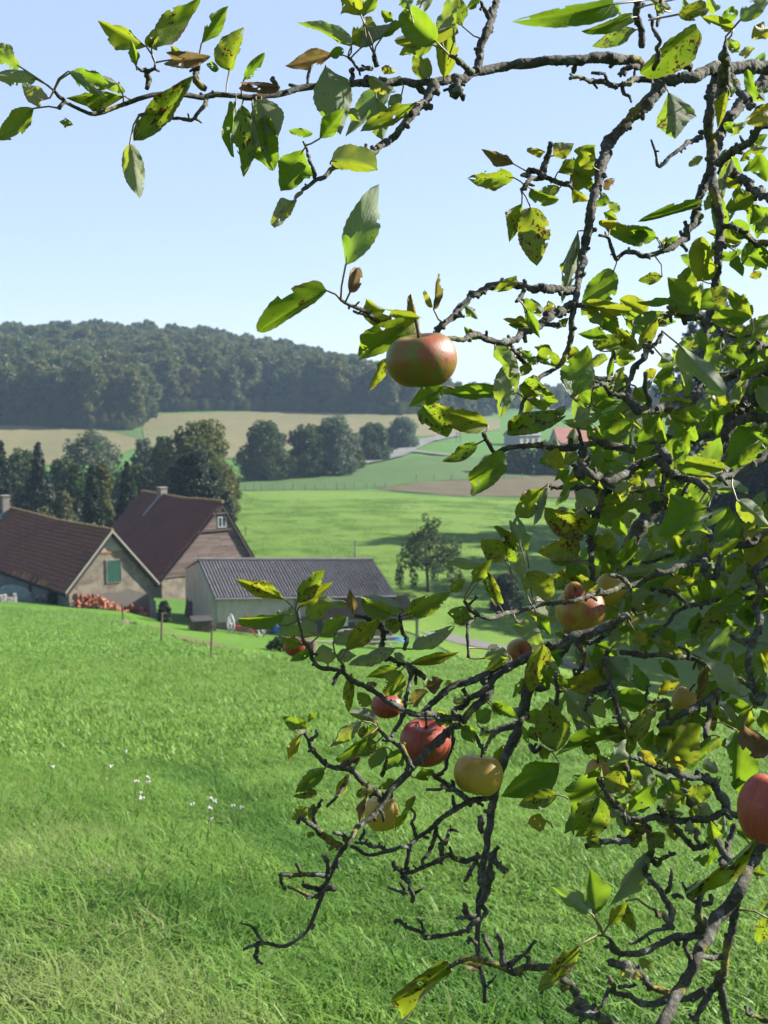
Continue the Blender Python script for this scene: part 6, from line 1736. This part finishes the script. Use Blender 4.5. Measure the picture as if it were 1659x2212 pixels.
LEAVES = """
A 215,468>-40,440 115 p
A 120,395>-60,300 120 p
A 240,592>130,490 120 Y
A 200,640>-30,830 140 g
A 405,420>642,596 70 g
A 430,420>655,515 150 G
A 740,570>388,580 130 s
A 740,545>650,490 50 g
A 865,275>578,120 150 y
A 895,290>1190,-20 170 y
A 1190,258>1352,35 115 g
A 1020,352>1245,335 105 b
A 805,395>775,235 65 g
A 1355,418>1440,160 165 y
A 1442,470>1565,310 75 G
A 790,830>1140,445 170 s
A 768,848>825,1172 140 p
A 1430,620>1440,1048 160 s
A 1395,640>1385,930 60 g
A 432,738>350,718 62 y
A 1640,515>1430,495 70 b
A 1290,415>1240,368 50 G
A 930,300>860,230 60 y
B 20,590>150,810 200 p
B 30,790>120,1010 170 g
B 300,885>165,1130 230 G
B 355,790>212,770 55 g
B 395,820>545,640 130 G
B 432,385>520,798 250 p
B 480,322>190,390 120 b
B 455,320>540,292 70 G
B 585,272>258,130 95 p
B 588,262>708,108 170 y
B 640,92>520,-50 180 y
B 650,100>740,-40 110 g
B 632,290>835,140 120 s
B 630,280>690,165 70 y
B 770,212>905,148 75 y
B 868,450>548,808 150 G
B 1185,158>838,238 100 p
B 1085,245>890,60 190 g
B 1105,175>1180,-40 130 p
B 1130,455>1165,115 150 y
B 1045,458>960,300 125 y
B 1060,265>865,325 115 p
B 1240,155>1195,-40 110 s
B 1265,45>1345,-25 60 g
B 965,605>635,778 110 q
B 735,590>772,830 150 p
B 465,950>738,1005 180 y
B 300,1135>240,1180 30 g
B 250,1182>128,1348 105 s
B 690,450>845,545 85 Y
B 760,400>842,430 60 Y
D 550,240>748,-240 215 G
D 437,390>28,632 165 g
D 575,402>620,255 90 b
D 985,550>670,440 160 y
D 980,612>935,408 62 b
D 1070,502>1095,285 55 b
D 1060,490>1012,385 40 Y
D 885,600>625,775 185 g
D 792,790>688,985 85 s
D 1130,955>920,1080 140 g
D 1390,1185>975,1035 150 q
D 1010,1075>1155,1255 170 s
D 1330,1295>1120,1400 95 s
D 1500,1370>1285,1590 165 g
D 1522,830>1460,1145 155 p
D 1659,890>1610,1115 145 p
D 1545,985>1068,992 105 g
D 1650,592>1478,558 75 Y
D 1659,620>1510,590 70 g
D 1560,325>1425,395 75 y
D 1430,720>1525,840 110 g
B 1545,1050>1268,1055 150 y
B 1545,970>1350,880 100 b
C 105,1285>25,1530 125 q
C 160,1310>200,1680 220 s
C 160,1190>340,1260 90 g
C 680,25>38,138 140 g 1.05
C 830,188>545,292 115 s
C 1210,172>850,465 215 q
C 790,112>478,196 95 g
C 720,30>650,110 90 g
C 1050,72>900,-20 70 Y
C 1090,92>1270,50 120 s 1.15
C 1480,130>1680,-20 130 p 1.2
C 1640,180>1555,255 120 Y 1.2
C 1330,72>1285,-20 90 g
C 1440,182>1240,108 80 y
C 1500,360>1580,300 70 Y
C 1030,580>1072,880 265 s
C 252,962>138,935 52 Y
C 300,985>435,905 130 Y
C 420,1090>570,915 215 y
C 440,1085>570,1180 135 g
C 420,1190>525,1272 95 Y
C 345,1185>185,1252 90 y
C 620,1195>690,1125 75 b
C 940,1480>630,1440 140 G
C 960,1500>760,1480 90 G
C 1232,1300>835,1400 75 G
C 1680,690>1505,770 140 Y 1.2
C 1580,1240>1390,1320 195 g
C 1600,950>1650,1150 180 G
C 1560,1290>1680,1430 170 g
C 1405,560>1340,810 90 q
C 1520,782>1420,865 70 p
C 1250,992>1158,1050 60 p
C 620,1340>710,1390 65 y
C 590,1400>755,1425 60 Y
C 720,1335>650,1270 65 p
C 1430,1000>1370,1210 110 s
C 1659,930>1530,960 70 y
C 1480,1020>1560,940 70 s
C 1520,920>1659,850 80 g
E 460,40>355,500 135 s
E 685,290>480,575 195 g
E 518,525>795,545 100 y
E 600,540>720,710 130 y
E 520,535>610,640 90 y
E 1220,562>1025,330 230 g
E 1200,540>1290,400 130 G
E 1240,355>1240,75 185 y
E 960,150>1095,70 65 g
E 990,330>838,355 90 s
E 1070,480>828,492 60 G
E 1000,560>800,630 130 g
E 960,595>805,815 95 y
E 825,600>800,720 45 g
E 650,715>458,690 95 G
E 570,785>668,690 115 y
E 430,1095>520,760 250 g 1.25
E 440,1115>545,1050 170 g 1.3
E 1100,762>1395,1075 190 p 1.25
E 1450,755>1680,570 150 y
E 1560,595>1385,390 115 g
E 1360,805>1530,850 145 g
E 1400,610>1370,470 65 b
E 1390,620>1510,665 80 s
E 1659,1065>1600,1245 120 G
E 1510,1130>1605,1245 80 p
E 1605,1270>1380,1550 240 G
E 1385,1545>1105,1490 95 y
E 718,1340>965,1330 115 G
E 640,1205>805,1225 100 p
E 425,1262>605,1195 95 p
E 560,1150>705,1115 110 G
E 720,1312>835,1262 95 y
E 1090,880>1165,1055 95 g
E 985,828>1075,885 110 p
E 880,955>955,915 75 Y
E 690,1040>752,895 85 s
E 700,870>805,780 105 g
E 700,705>790,690 80 g
E 200,830>320,900 115 g
E 195,880>90,800 90 g
E 20,800>45,970 105 y
E 110,1000>290,1140 150 q
E 165,890>95,955 75 y
E 1020,1225>1095,1265 80 y
E 1150,1275>1195,1215 42 Y
E 1080,1340>1305,1300 65 y
E 380,1150>290,1215 60 p
E 15,1302>385,1205 155 s
E 230,560>160,470 80 y
E 130,530>220,720 80 g
E 300,560>270,480 90 Y
E 400,590>320,660 70 y
E 470,800>380,850 90 y
E 300,800>180,770 80 y
E 1480,960>1659,860 80 s
E 1500,250>1640,100 150 g
E 1659,260>1530,200 130 G
E 1460,170>1500,330 90 G
E 1620,310>1540,330 60 Y
E 1200,1230>1140,1290 60 y
E 820,1020>910,1130 90 y
E 740,1190>860,1290 90 y
E 250,1450>350,1540 130 Y
E 450,1490>380,1440 110 s
G 385,215>225,395 155 y
G 400,222>335,425 50 y
G 560,250>692,320 130 p
G 605,472>385,330 195 s
G 575,505>345,590 175 s
G 655,570>775,560 115 y
G 420,642>600,620 85 y
G 280,580>225,378 110 g
G 250,560>185,400 80 p
G 172,632>95,440 90 s
G 160,635>20,520 145 q
G 285,700>430,870 200 q
G 255,740>240,590 75 p
G 510,670>625,780 130 G
G 1320,330>1025,500 245 G
G 1480,290>1680,450 130 p
G 1240,405>1425,340 95 g
G 1240,410>1345,485 65 y
G 1670,470>1520,690 190 Y
G 1470,360>1370,540 150 G
G 1480,440>1450,592 35 p
G 1310,590>1190,555 110 y
G 1530,650>1425,835 95 g
G 1170,722>1055,785 65 Y
G 1245,680>1150,705 85 s
G 1275,745>1270,888 125 q
G 950,872>950,778 90 g
G 1425,870>1255,1070 115 s
G 1495,1010>1325,1165 85 g
G 985,925>1125,930 95 p
G 850,985>920,960 80 Y
G 900,1040>965,1120 100 Y
G 1000,1050>1060,1100 50 p
G 1100,1110>1060,1090 35 Y
G 770,1135>855,1055 105 y
G 690,1115>800,1175 80 g
G 740,1180>870,1335 165 g
G 542,1370>738,1258 120 Y
G 560,1150>605,1270 85 p
G 1500,1410>1268,1155 145 p
G 1300,1250>1255,1435 65 b
G 1680,1130>1600,1250 110 Y
G 222,978>378,1115 115 p
G 375,1118>300,1385 130 s
G 390,1160>475,1290 40 p
G 55,1140>175,1185 70 p
G 180,1175>30,1285 75 y
G 700,345>845,370 95 y
G 900,300>985,375 95 y
G 885,360>860,455 80 p
G 950,295>1045,235 80 g
G 940,190>845,150 85 y
G 770,232>920,312 65 g
G 595,110>525,185 80 Y
G 1470,0>1520,130 155 G
G 1190,470>1310,495 95 p
G 1150,560>1205,605 65 p
G 590,470>690,400 110 g
G 640,420>560,300 100 y
G 470,430>560,370 120 g
G 760,560>700,650 80 Y
G 830,960>760,1010 80 s
G 1040,820>970,960 90 y
G 1420,950>1340,1000 70 g
G 1400,900>1450,980 60 y
G 1580,1480>1640,1290 70 g
G 340,950>420,1060 80 g
G 280,1300>200,1420 90 y
G 260,1380>330,1310 60 y
F 358,392>62,272 115 s
F 350,480>78,506 95 g
F 425,410>595,212 120 s
F 440,440>645,285 105 y
F 705,402>495,392 85 g
F 480,500>645,420 125 q
F 545,592>300,592 105 p
F 460,660>330,630 100 y
F 320,545>400,430 140 g
F 610,775>580,655 150 y
F 520,690>385,758 62 G
F 715,695>925,500 135 s
F 560,605>725,490 115 g
F 640,645>765,580 95 p
F 660,722>780,722 90 s
F 1010,678>730,778 100 s
F 1030,792>835,852 80 y
F 1040,812>950,960 150 g
F 762,462>740,328 75 b
F 985,480>800,385 125 y
F 1048,445>805,382 110 g
F 1040,545>945,520 95 s
F 1075,480>1205,365 95 s
F 1115,492>1335,345 105 g
F 1335,350>1420,270 75 y
F 1458,298>1580,155 95 g
F 1610,400>1500,200 80 s
F 1520,190>1300,165 75 p
F 1465,495>1315,470 125 s
F 1110,685>1365,545 120 y
F 1090,772>1390,702 75 s
F 1000,705>1075,765 55 p
F 830,912>905,888 55 b
F 755,828>735,1058 70 s
F 860,1015>785,940 85 g
F 1010,880>1055,1015 45 p
F 1190,905>1295,870 110 b
F 1110,1005>1205,935 95 b
F 900,1112>740,1060 85 s
F 810,1110>620,1265 100 y
F 912,1160>785,1185 110 s
F 845,1200>655,1335 75 g
F 900,1235>780,1315 105 s
F 945,1262>865,1395 125 g
F 1045,1275>960,1400 125 G
F 800,1325>670,1375 85 b
F 485,1155>340,1085 95 q
F 495,1115>545,1055 45 g
F 440,1200>375,1345 72 Y
F 590,1390>425,1495 95 g
F 1120,1445>1240,1400 90 y
F 1640,1255>1590,1425 95 y
F 1490,1115>1580,1045 115 g
F 1580,1000>1659,1070 110 y
F 1400,1130>1480,1240 95 G
F 1250,1050>1345,1130 95 y
F 1350,1000>1435,975 75 p
F 1530,740>1659,680 95 p
F 1530,835>1670,760 85 g
F 1310,870>1340,910 45 Y
H 450,442>395,160 225 q
H 685,312>485,75 145 p
H 775,375>445,472 95 G
H 600,400>700,460 90 g
H 470,510>135,700 240 G
H 455,690>235,752 125 s
H 398,840>288,855 112 Y
H 705,525>498,915 240 G
H 690,700>555,930 210 q
H 620,935>710,990 75 y
H 720,592>865,650 145 s
H 868,722>1025,588 115 G
H 850,762>965,718 78 s
H 895,395>1025,185 125 s
H 1060,500>1275,285 215 q
H 1090,500>1195,540 95 Y
H 1480,322>1470,665 215 G
H 1520,300>1670,450 155 b
H 1200,692>1340,680 110 s
H 1065,772>1175,700 120 q
H 980,1010>755,1325 130 p
H 660,1378>415,1205 120 G
H 665,1378>645,1108 190 G
J 745,640>860,500 90 q
J 850,495>900,680 100 q
J 592,742>345,1022 115 s
J 835,885>945,935 75 Y
J 925,825>995,910 65 y
I 1340,1265>1050,1610 140 q
I 1490,1240>1370,1200 80 b
J 1225,410>1580,135 85 s
J 1670,600>1600,735 110 s
J 1680,480>1615,560 70 p
J 1570,330>1650,345 85 q
H 900,890>855,965 90 s
H 990,905>1065,1000 125 s
H 750,760>835,805 90 p
H 860,562>945,590 80 y
H 1285,520>1375,560 80 p
H 1385,360>1280,455 65 p
H 930,440>1025,520 70 Y
H 360,430>405,485 70 y
H 720,300>870,385 90 y
H 300,300>345,390 80 s
H 205,195>315,255 65 y
H 80,180>235,265 90 g
H 1035,125>1160,40 80 Y
H 60,300>10,370 60 y
H 1520,860>1600,880 110 y
H 1180,880>1250,900 90 p
H 1090,880>1140,940 80 Y
I 590,70>420,205 85 g
I 545,200>405,228 58 s
I 480,290>395,365 90 y
I 530,270>500,375 65 s
I 525,440>490,470 50 y
I 720,100>655,250 70 y
I 845,220>795,385 58 b
I 1128,225>1005,435 68 y
I 860,150>775,225 72 s
I 1000,130>920,180 80 g
A 60,330>-30,300 90 y
A 700,500>560,420 90 g
A 880,280>940,200 70 y
A 1060,330>1010,270 50 s
A 1560,690>1620,1010 120 g
A 1500,700>1570,900 100 p
B 690,250>640,190 60 g
B 830,130>760,60 70 y
B 930,60>870,-40 90 g
B 1000,20>1080,-50 90 p
B 560,640>640,720 70 y
B 880,560>800,640 90 s
C 330,1090>440,1010 110 g
C 560,1060>470,950 110 y
C 640,1230>560,1300 90 g
C 700,1420>820,1480 80 y
C 1430,620>1390,480 80 G
C 1560,420>1640,330 90 g
C 1480,330>1400,240 80 y
C 1180,90>1120,-10 90 g
C 1000,90>940,20 70 s
C 1390,130>1460,60 90 G
C 1560,560>1640,640 90 p
C 1620,1010>1500,1080 110 g
C 1480,1180>1400,1120 90 y
C 1250,1350>1180,1450 70 s
C 1430,1400>1530,1480 120 G
D 1250,480>1330,560 80 y
D 1330,680>1250,600 70 g
D 1600,440>1659,560 90 g
"""
def leaf_rows():
    for ln in LEAVES.strip().splitlines():
        q = ln.split()
        c = q[0]; b, t = q[1].split('>')
        b = crop(c, *map(float, b.split(','))); t = crop(c, *map(float, t.split(',')))
        yield b, t, float(q[2]) * crop_scale(c), q[3], (float(q[4]) if len(q) > 4 else None)
rows = list(leaf_rows())
rows.sort(key=lambda q: -q[2] * math.hypot(q[0][0] - q[1][0], q[0][1] - q[1][1]))
for b, t, w, sty, dep in rows[:300]:
    put_leaf(b, t, w, sty, dep)
# the remaining, smaller or deeper leaves of the crown as one mass
MV, MF, MU, MA = [], [], [], {'hue': [], 'spot': [], 'dry': [], 'seed': []}
def mass_leaf(b, t, wpx, sty, dep, r):
    pb, pt, x, y, n, w, L_ = leaf_frame(b, t, wpx, sty, dep, r)
    add_mass(pb, x, y, n, w, L_, sty, r)
def add_mass(pb, x, y, n, w, L_, sty, r):
    v, f, u = SHAPES[r.randrange(len(SHAPES))]
    Rm = np.array([[x.x * w, y.x * L_, n.x * (w + L_) / 2], [x.y * w, y.y * L_, n.y * (w + L_) / 2], [x.z * w, y.z * L_, n.z * (w + L_) / 2]])
    k = add_mass.k; add_mass.k += len(v)
    MV.append(v @ Rm.T + np.array(pb - tree_base)); MF.extend([tuple(k + i for i in q) for q in f]); MU.append(u)
    h, s_, dr = STY[sty]
    for nm, val in (('hue', h + r.uniform(-.15, .15)), ('spot', max(0, s_ + r.uniform(-.2, .1))), ('dry', dr), ('seed', r.random())):
        MA[nm].append(np.full(len(v), val, dtype=np.float32))
add_mass.k = 0
qr = random.Random(21)
for b, t, w, sty, dep in rows[300:]:
    mass_leaf(b, t, w, sty, (dep or nearest_join(*b)[1][2]), qr)
# density of the crown in the view: dense to the right of a slanting edge
def dens(u, v):
    edge = np.interp(v, [-300, 200, 420, 700, 900, 1150, 1300, 1500, 1700, 1850, 2212], [1500, 1640, 1540, 1290, 1180, 1130, 1110, 1080, 1130, 1520, 1640])
    return np.clip((u - edge) / 160, 0, 1) * (.42 if v < 600 else (.9 if v < 1300 else (.55 if v < 1750 else .25)))
tries = 0; made = 0
while made < 600 and tries < 30000:
    tries += 1
    J = JOIN[qr.randrange(len(JOIN))]
    if not (0 < J[1] < 2250) or J[0] > 1720 or qr.random() > dens(J[0], J[1]): continue
    an = qr.uniform(0, 6.28); off_ = qr.uniform(18, 50)
    b = (J[0] + math.cos(an) * off_, J[1] + math.sin(an) * off_ * .8)
    L_ = qr.uniform(38, 80); an += qr.uniform(-.6, .6)
    t = (b[0] + math.cos(an) * L_, b[1] + math.sin(an) * L_)
    if b[0] < 1120 or t[0] < 1110: continue
    mass_leaf(b, t, L_ * qr.uniform(.35, .7), qr.choice('gggGGGGyysp'), J[2] + qr.uniform(.02, .35), qr)
    made += 1
# the crown goes on beyond the picture: outer leaves above and beside
for i in range(400):
    c_ = OUTER[qr.randrange(len(OUTER))]
    p = Vector(c_[int(len(c_) * (1 - .8 * qr.random() ** 1.6)) - 1]) + Vector((qr.gauss(0, .025), qr.gauss(0, .025), qr.gauss(0, .02)))
    uu, vv, ff = project(p)
    if uu < 1720 and vv > -60: continue
    y = Vector((qr.gauss(0, 1), qr.gauss(0, 1), qr.gauss(-.3, .7))).normalized()
    n = Vector((qr.gauss(0, .6), qr.gauss(0, .6), 1)); n = (n - y * n.dot(y)).normalized(); x = y.cross(n)
    add_mass(p, x, y, n, qr.uniform(.03, .048), qr.uniform(.06, .085), qr.choice('ggGyYs'), qr)
me = mesh_data('leaves', np.concatenate(MV), MF, M_leaf_many, True)
ul = me.uv_layers.new(name='UVMap'); li = np.zeros(len(me.loops), dtype=np.int32); me.loops.foreach_get('vertex_index', li)
ul.data.foreach_set('uv', np.concatenate(MU)[li].astype(np.float32).ravel())
for nm, arr in MA.items():
    a = me.attributes.new(nm, 'FLOAT', 'POINT'); a.data.foreach_set('value', np.concatenate(arr))
tag(link('leaves', me, apple_tree), None, None, None, 'stuff')

# ------------------------------------------------------------------ apples
def apple_mat():
    m = Mat('apple_skin'); v = m.coord()
    red, ripe = m.attr('red'), m.attr('ripe')
    sep = m.n('ShaderNodeSeparateXYZ', {0: v})
    ang = m.n('ShaderNodeMath', {0: sep.outputs[1], 1: sep.outputs[0]}, operation='ARCTAN2').outputs[0]
    st = m.noise(m.n('ShaderNodeCombineXYZ', {0: m.math('MULTIPLY', m.math('SINE', ang), 3.2), 1: m.math('MULTIPLY', m.math('COSINE', ang), 3.2), 2: m.math('MULTIPLY', sep.outputs[2], 9)}).outputs[0], 3.4, 6, .75)
    big = m.noise(v, 24, 2, .5)
    base = m.mix(ripe, (0.12, 0.16, 0.014), (0.62, 0.40, 0.05))
    base = m.mix(m.rng(sep.outputs[2], -.035, .02, 0, .3), base, (0.30, 0.23, 0.04))
    f = m.math('ADD', m.math('ADD', m.math('MULTIPLY', st, .6), m.math('MULTIPLY', big, .95)), m.math('SUBTRACT', red, 1.1))
    blush = m.mix(m.rng(st, .35, .65), (0.29, 0.036, 0.032), (0.37, 0.09, 0.035))
    c = m.mix(m.rng(f, .05, .34), base, blush)
    lent = m.rng(m.vor(v, 210), .16, .08)
    c = m.mix(m.math('MULTIPLY', lent, .55), c, (0.42, 0.30, 0.14))
    scab = m.math('MULTIPLY', m.rng(m.vor(v, 75), .2, .12), m.rng(m.noise(v, 22, 2), .55, .62))
    c = m.mix(m.math('MULTIPLY', scab, .8), c, (0.07, 0.04, 0.02))
    rus = m.rng(m.noise(v, 60, 4, .6), .6, .7)
    c = m.mix(m.math('MULTIPLY', rus, .5), c, (0.25, 0.16, 0.07))
    f_ = m.fin(c, m.rng(m.noise(v, 40, 3), .3, .7, .36, .52), m.bump(m.noise(v, 70, 4), .2, .004), .3)
    return f_
M_apple = apple_mat()
M_calyx = simple('dry_calyx', (0.06, 0.04, 0.025), (0.03, 0.02, 0.015), 200, .9)
M_astalk = simple('apple_stalk', (0.10, 0.075, 0.04), (0.06, 0.04, 0.03), 100, .8)
def apple(label, u, v, wpx, hpx, dep, red, ripe, tilt=(0, 0), seed=0, name='apple'):
    r = np.random.default_rng(seed)
    c = PD(u, v, dep)
    R_ = wpx * .5 * dep / F; H_ = hpx * .5 * dep / F
    o = thing(name, label, 'apple', c, 'apples on the old tree')
    rot = Matrix.Rotation(rad(tilt[0]), 3, 'X') @ Matrix.Rotation(rad(tilt[1]), 3, 'Y') @ Matrix.Rotation(seed * 1.3, 3, 'Z')
    nseg, nr = 40, 26
    V = []
    for i in range(nr + 1):
        a = math.pi * i / nr          # from the stalk end down to the calyx
        x = max(0.0, math.sin(a)) ** .92 * (1 + .03 * math.cos(a)); z = math.cos(a)
        dip_t = .34 * math.exp(-(a / .42) ** 2); dip_b = .22 * math.exp(-((math.pi - a) / .34) ** 2)
        z = z - dip_t + dip_b
        for j in range(nseg):
            th = 2 * math.pi * j / nseg
            k = 1 + .018 * math.cos(5 * th + seed) * (.4 + abs(math.cos(a))) + .025 * math.cos(th + seed * 2) + .012 * math.sin(2 * th + a * 2)
            V.append(rot @ Vector((x * R_ * k * math.cos(th), x * R_ * k * math.sin(th), z * H_ * 1.06 * (1 + .03 * math.cos(th + seed)))))
    Fc = [(i * nseg + j, i * nseg + (j + 1) % nseg, (i + 1) * nseg + (j + 1) % nseg, (i + 1) * nseg + j) for i in range(nr) for j in range(nseg)]
    b = link('flesh', mesh_data('flesh', [tuple(p) for p in V], Fc, M_apple, True), o)
    b['red'] = red; b['ripe'] = ripe
    m = MB(); p0 = Vector((0, 0, H_ * .66))
    m.tube([rot @ q for q in (p0, p0 + Vector((.001, 0, H_ * .35)), p0 + Vector((.004, .002, H_ * .75)))], [.0016, .0014, .002], 6)
    link('stalk', mesh_data('stalk', [tuple(p) for p in m.v], m.f, M_astalk, True), o)
    m = MB()
    for i in range(6):
        th = i * 1.05; q = Vector((math.cos(th), math.sin(th), 0)); s_ = Vector((-q.y, q.x, 0))
        bz = -H_ * .82
        pts_ = [q * .0015 - s_ * .0022 + Vector((0, 0, bz)), q * .0015 + s_ * .0022 + Vector((0, 0, bz)), q * .007 + Vector((0, 0, bz - .006))]
        m.add([rot @ x for x in pts_], [(0, 1, 2)])
    m.lathe((0, 0, 0), [(0.0045, 0), (.003, -.002), (0, -.001)], 8)
    for k in range(len(m.v) - 24, len(m.v)): m.v[k] = rot @ (m.v[k] + Vector((0, 0, -H_ * .80)))
    link('calyx', mesh_data('calyx', [tuple(p) for p in m.v], m.f, M_calyx), o)
    return o
apple('big green and red apple hanging alone against the sky and far wood', 908.5, 777, 154, 122, 1.25, .5, 0.0, (8, -6), 1)
apple('large pinkish red apple half crossed by a slanting bare branch', 918, 1603, 112, 100, 1.72, .98, .5, (12, 4), 2)
apple('golden russet apple hanging just below the pinkish red one', 1034, 1673, 106, 92, 1.78, .18, .95, (-14, 10), 3)
apple('round yellow apple with a branch across its middle above the open meadow', 825.5, 1756, 76, 80, 1.85, .12, .9, (-8, -10), 4)
apple('orange red apple behind a long thin bough in the middle of the crown', 1256, 1320, 108, 98, 1.83, .5, .6, (10, 0), 5)
apple('tiny crowded apple resting on top of the orange red one', 1241, 1279, 44, 36, 1.77, .55, .75, (62, 0), 6)
apple('pale yellow-green apple squeezed beside the orange red one', 1318, 1274, 68, 70, 1.93, .12, .85, (0, 25), 7)
apple('greenish red apple turning its dark calyx outward beneath a grey leaf', 1121, 1406, 54, 72, 1.83, .5, .3, (74, 0), 8)
apple('small pale apple in front of the shaded farm track', 1481, 1514, 62, 60, 2.0, .15, .75, (0, 20), 9)
apple('big rosy apple cut off by the picture edge above a thick branch', 1668, 1748, 150, 156, 1.22, .82, .45, (-6, 12), 10)
apple('pinkish apple mostly hidden among spotted yellow leaves', 1291, 1684, 56, 96, 1.95, .4, .85, (0, 0), 11)
apple('orange apple tucked behind the leafy branch above the pinkish red apple', 836, 1524, 70, 52, 1.75, .75, .7, (0, 0), 12)
apple('brown shrivelled apple hidden under the leaves in front of the shed', 637, 1397, 46, 40, 1.66, .9, .3, (0, 0), 13)
# ------------------------------------------------------------------ the hazy air over the valley
def haze(density):
    allz = ZZ
    x1, y0, y1 = float(np.abs(XX).max()) + 30, -60.0, 2480.0
    z0, z1 = float(ZZ.min()) - 1.5, 75.0
    m = MB().box((-x1, y0, z0), (2 * x1, 0, 0), (0, y1 - y0, 0), (0, 0, z1 - z0))
    mt = bpy.data.materials.new('valley_haze'); mt.use_nodes = True
    nt = mt.node_tree; nt.nodes.clear()
    o = nt.nodes.new('ShaderNodeOutputMaterial'); v = nt.nodes.new('ShaderNodeVolumePrincipled')
    v.inputs['Color'].default_value = (0.52, 0.74, 1.0, 1)
    v.inputs['Density'].default_value = density
    v.inputs['Anisotropy'].default_value = 0.0
    nt.links.new(v.outputs[0], o.inputs['Volume'])
    ob = link('haze', mesh_data('haze', [tuple(p) for p in m.v], m.f, mt))
    tag(ob, 'thin blue haze hanging in the valley air', None, None, 'stuff')
haze(0.00016)
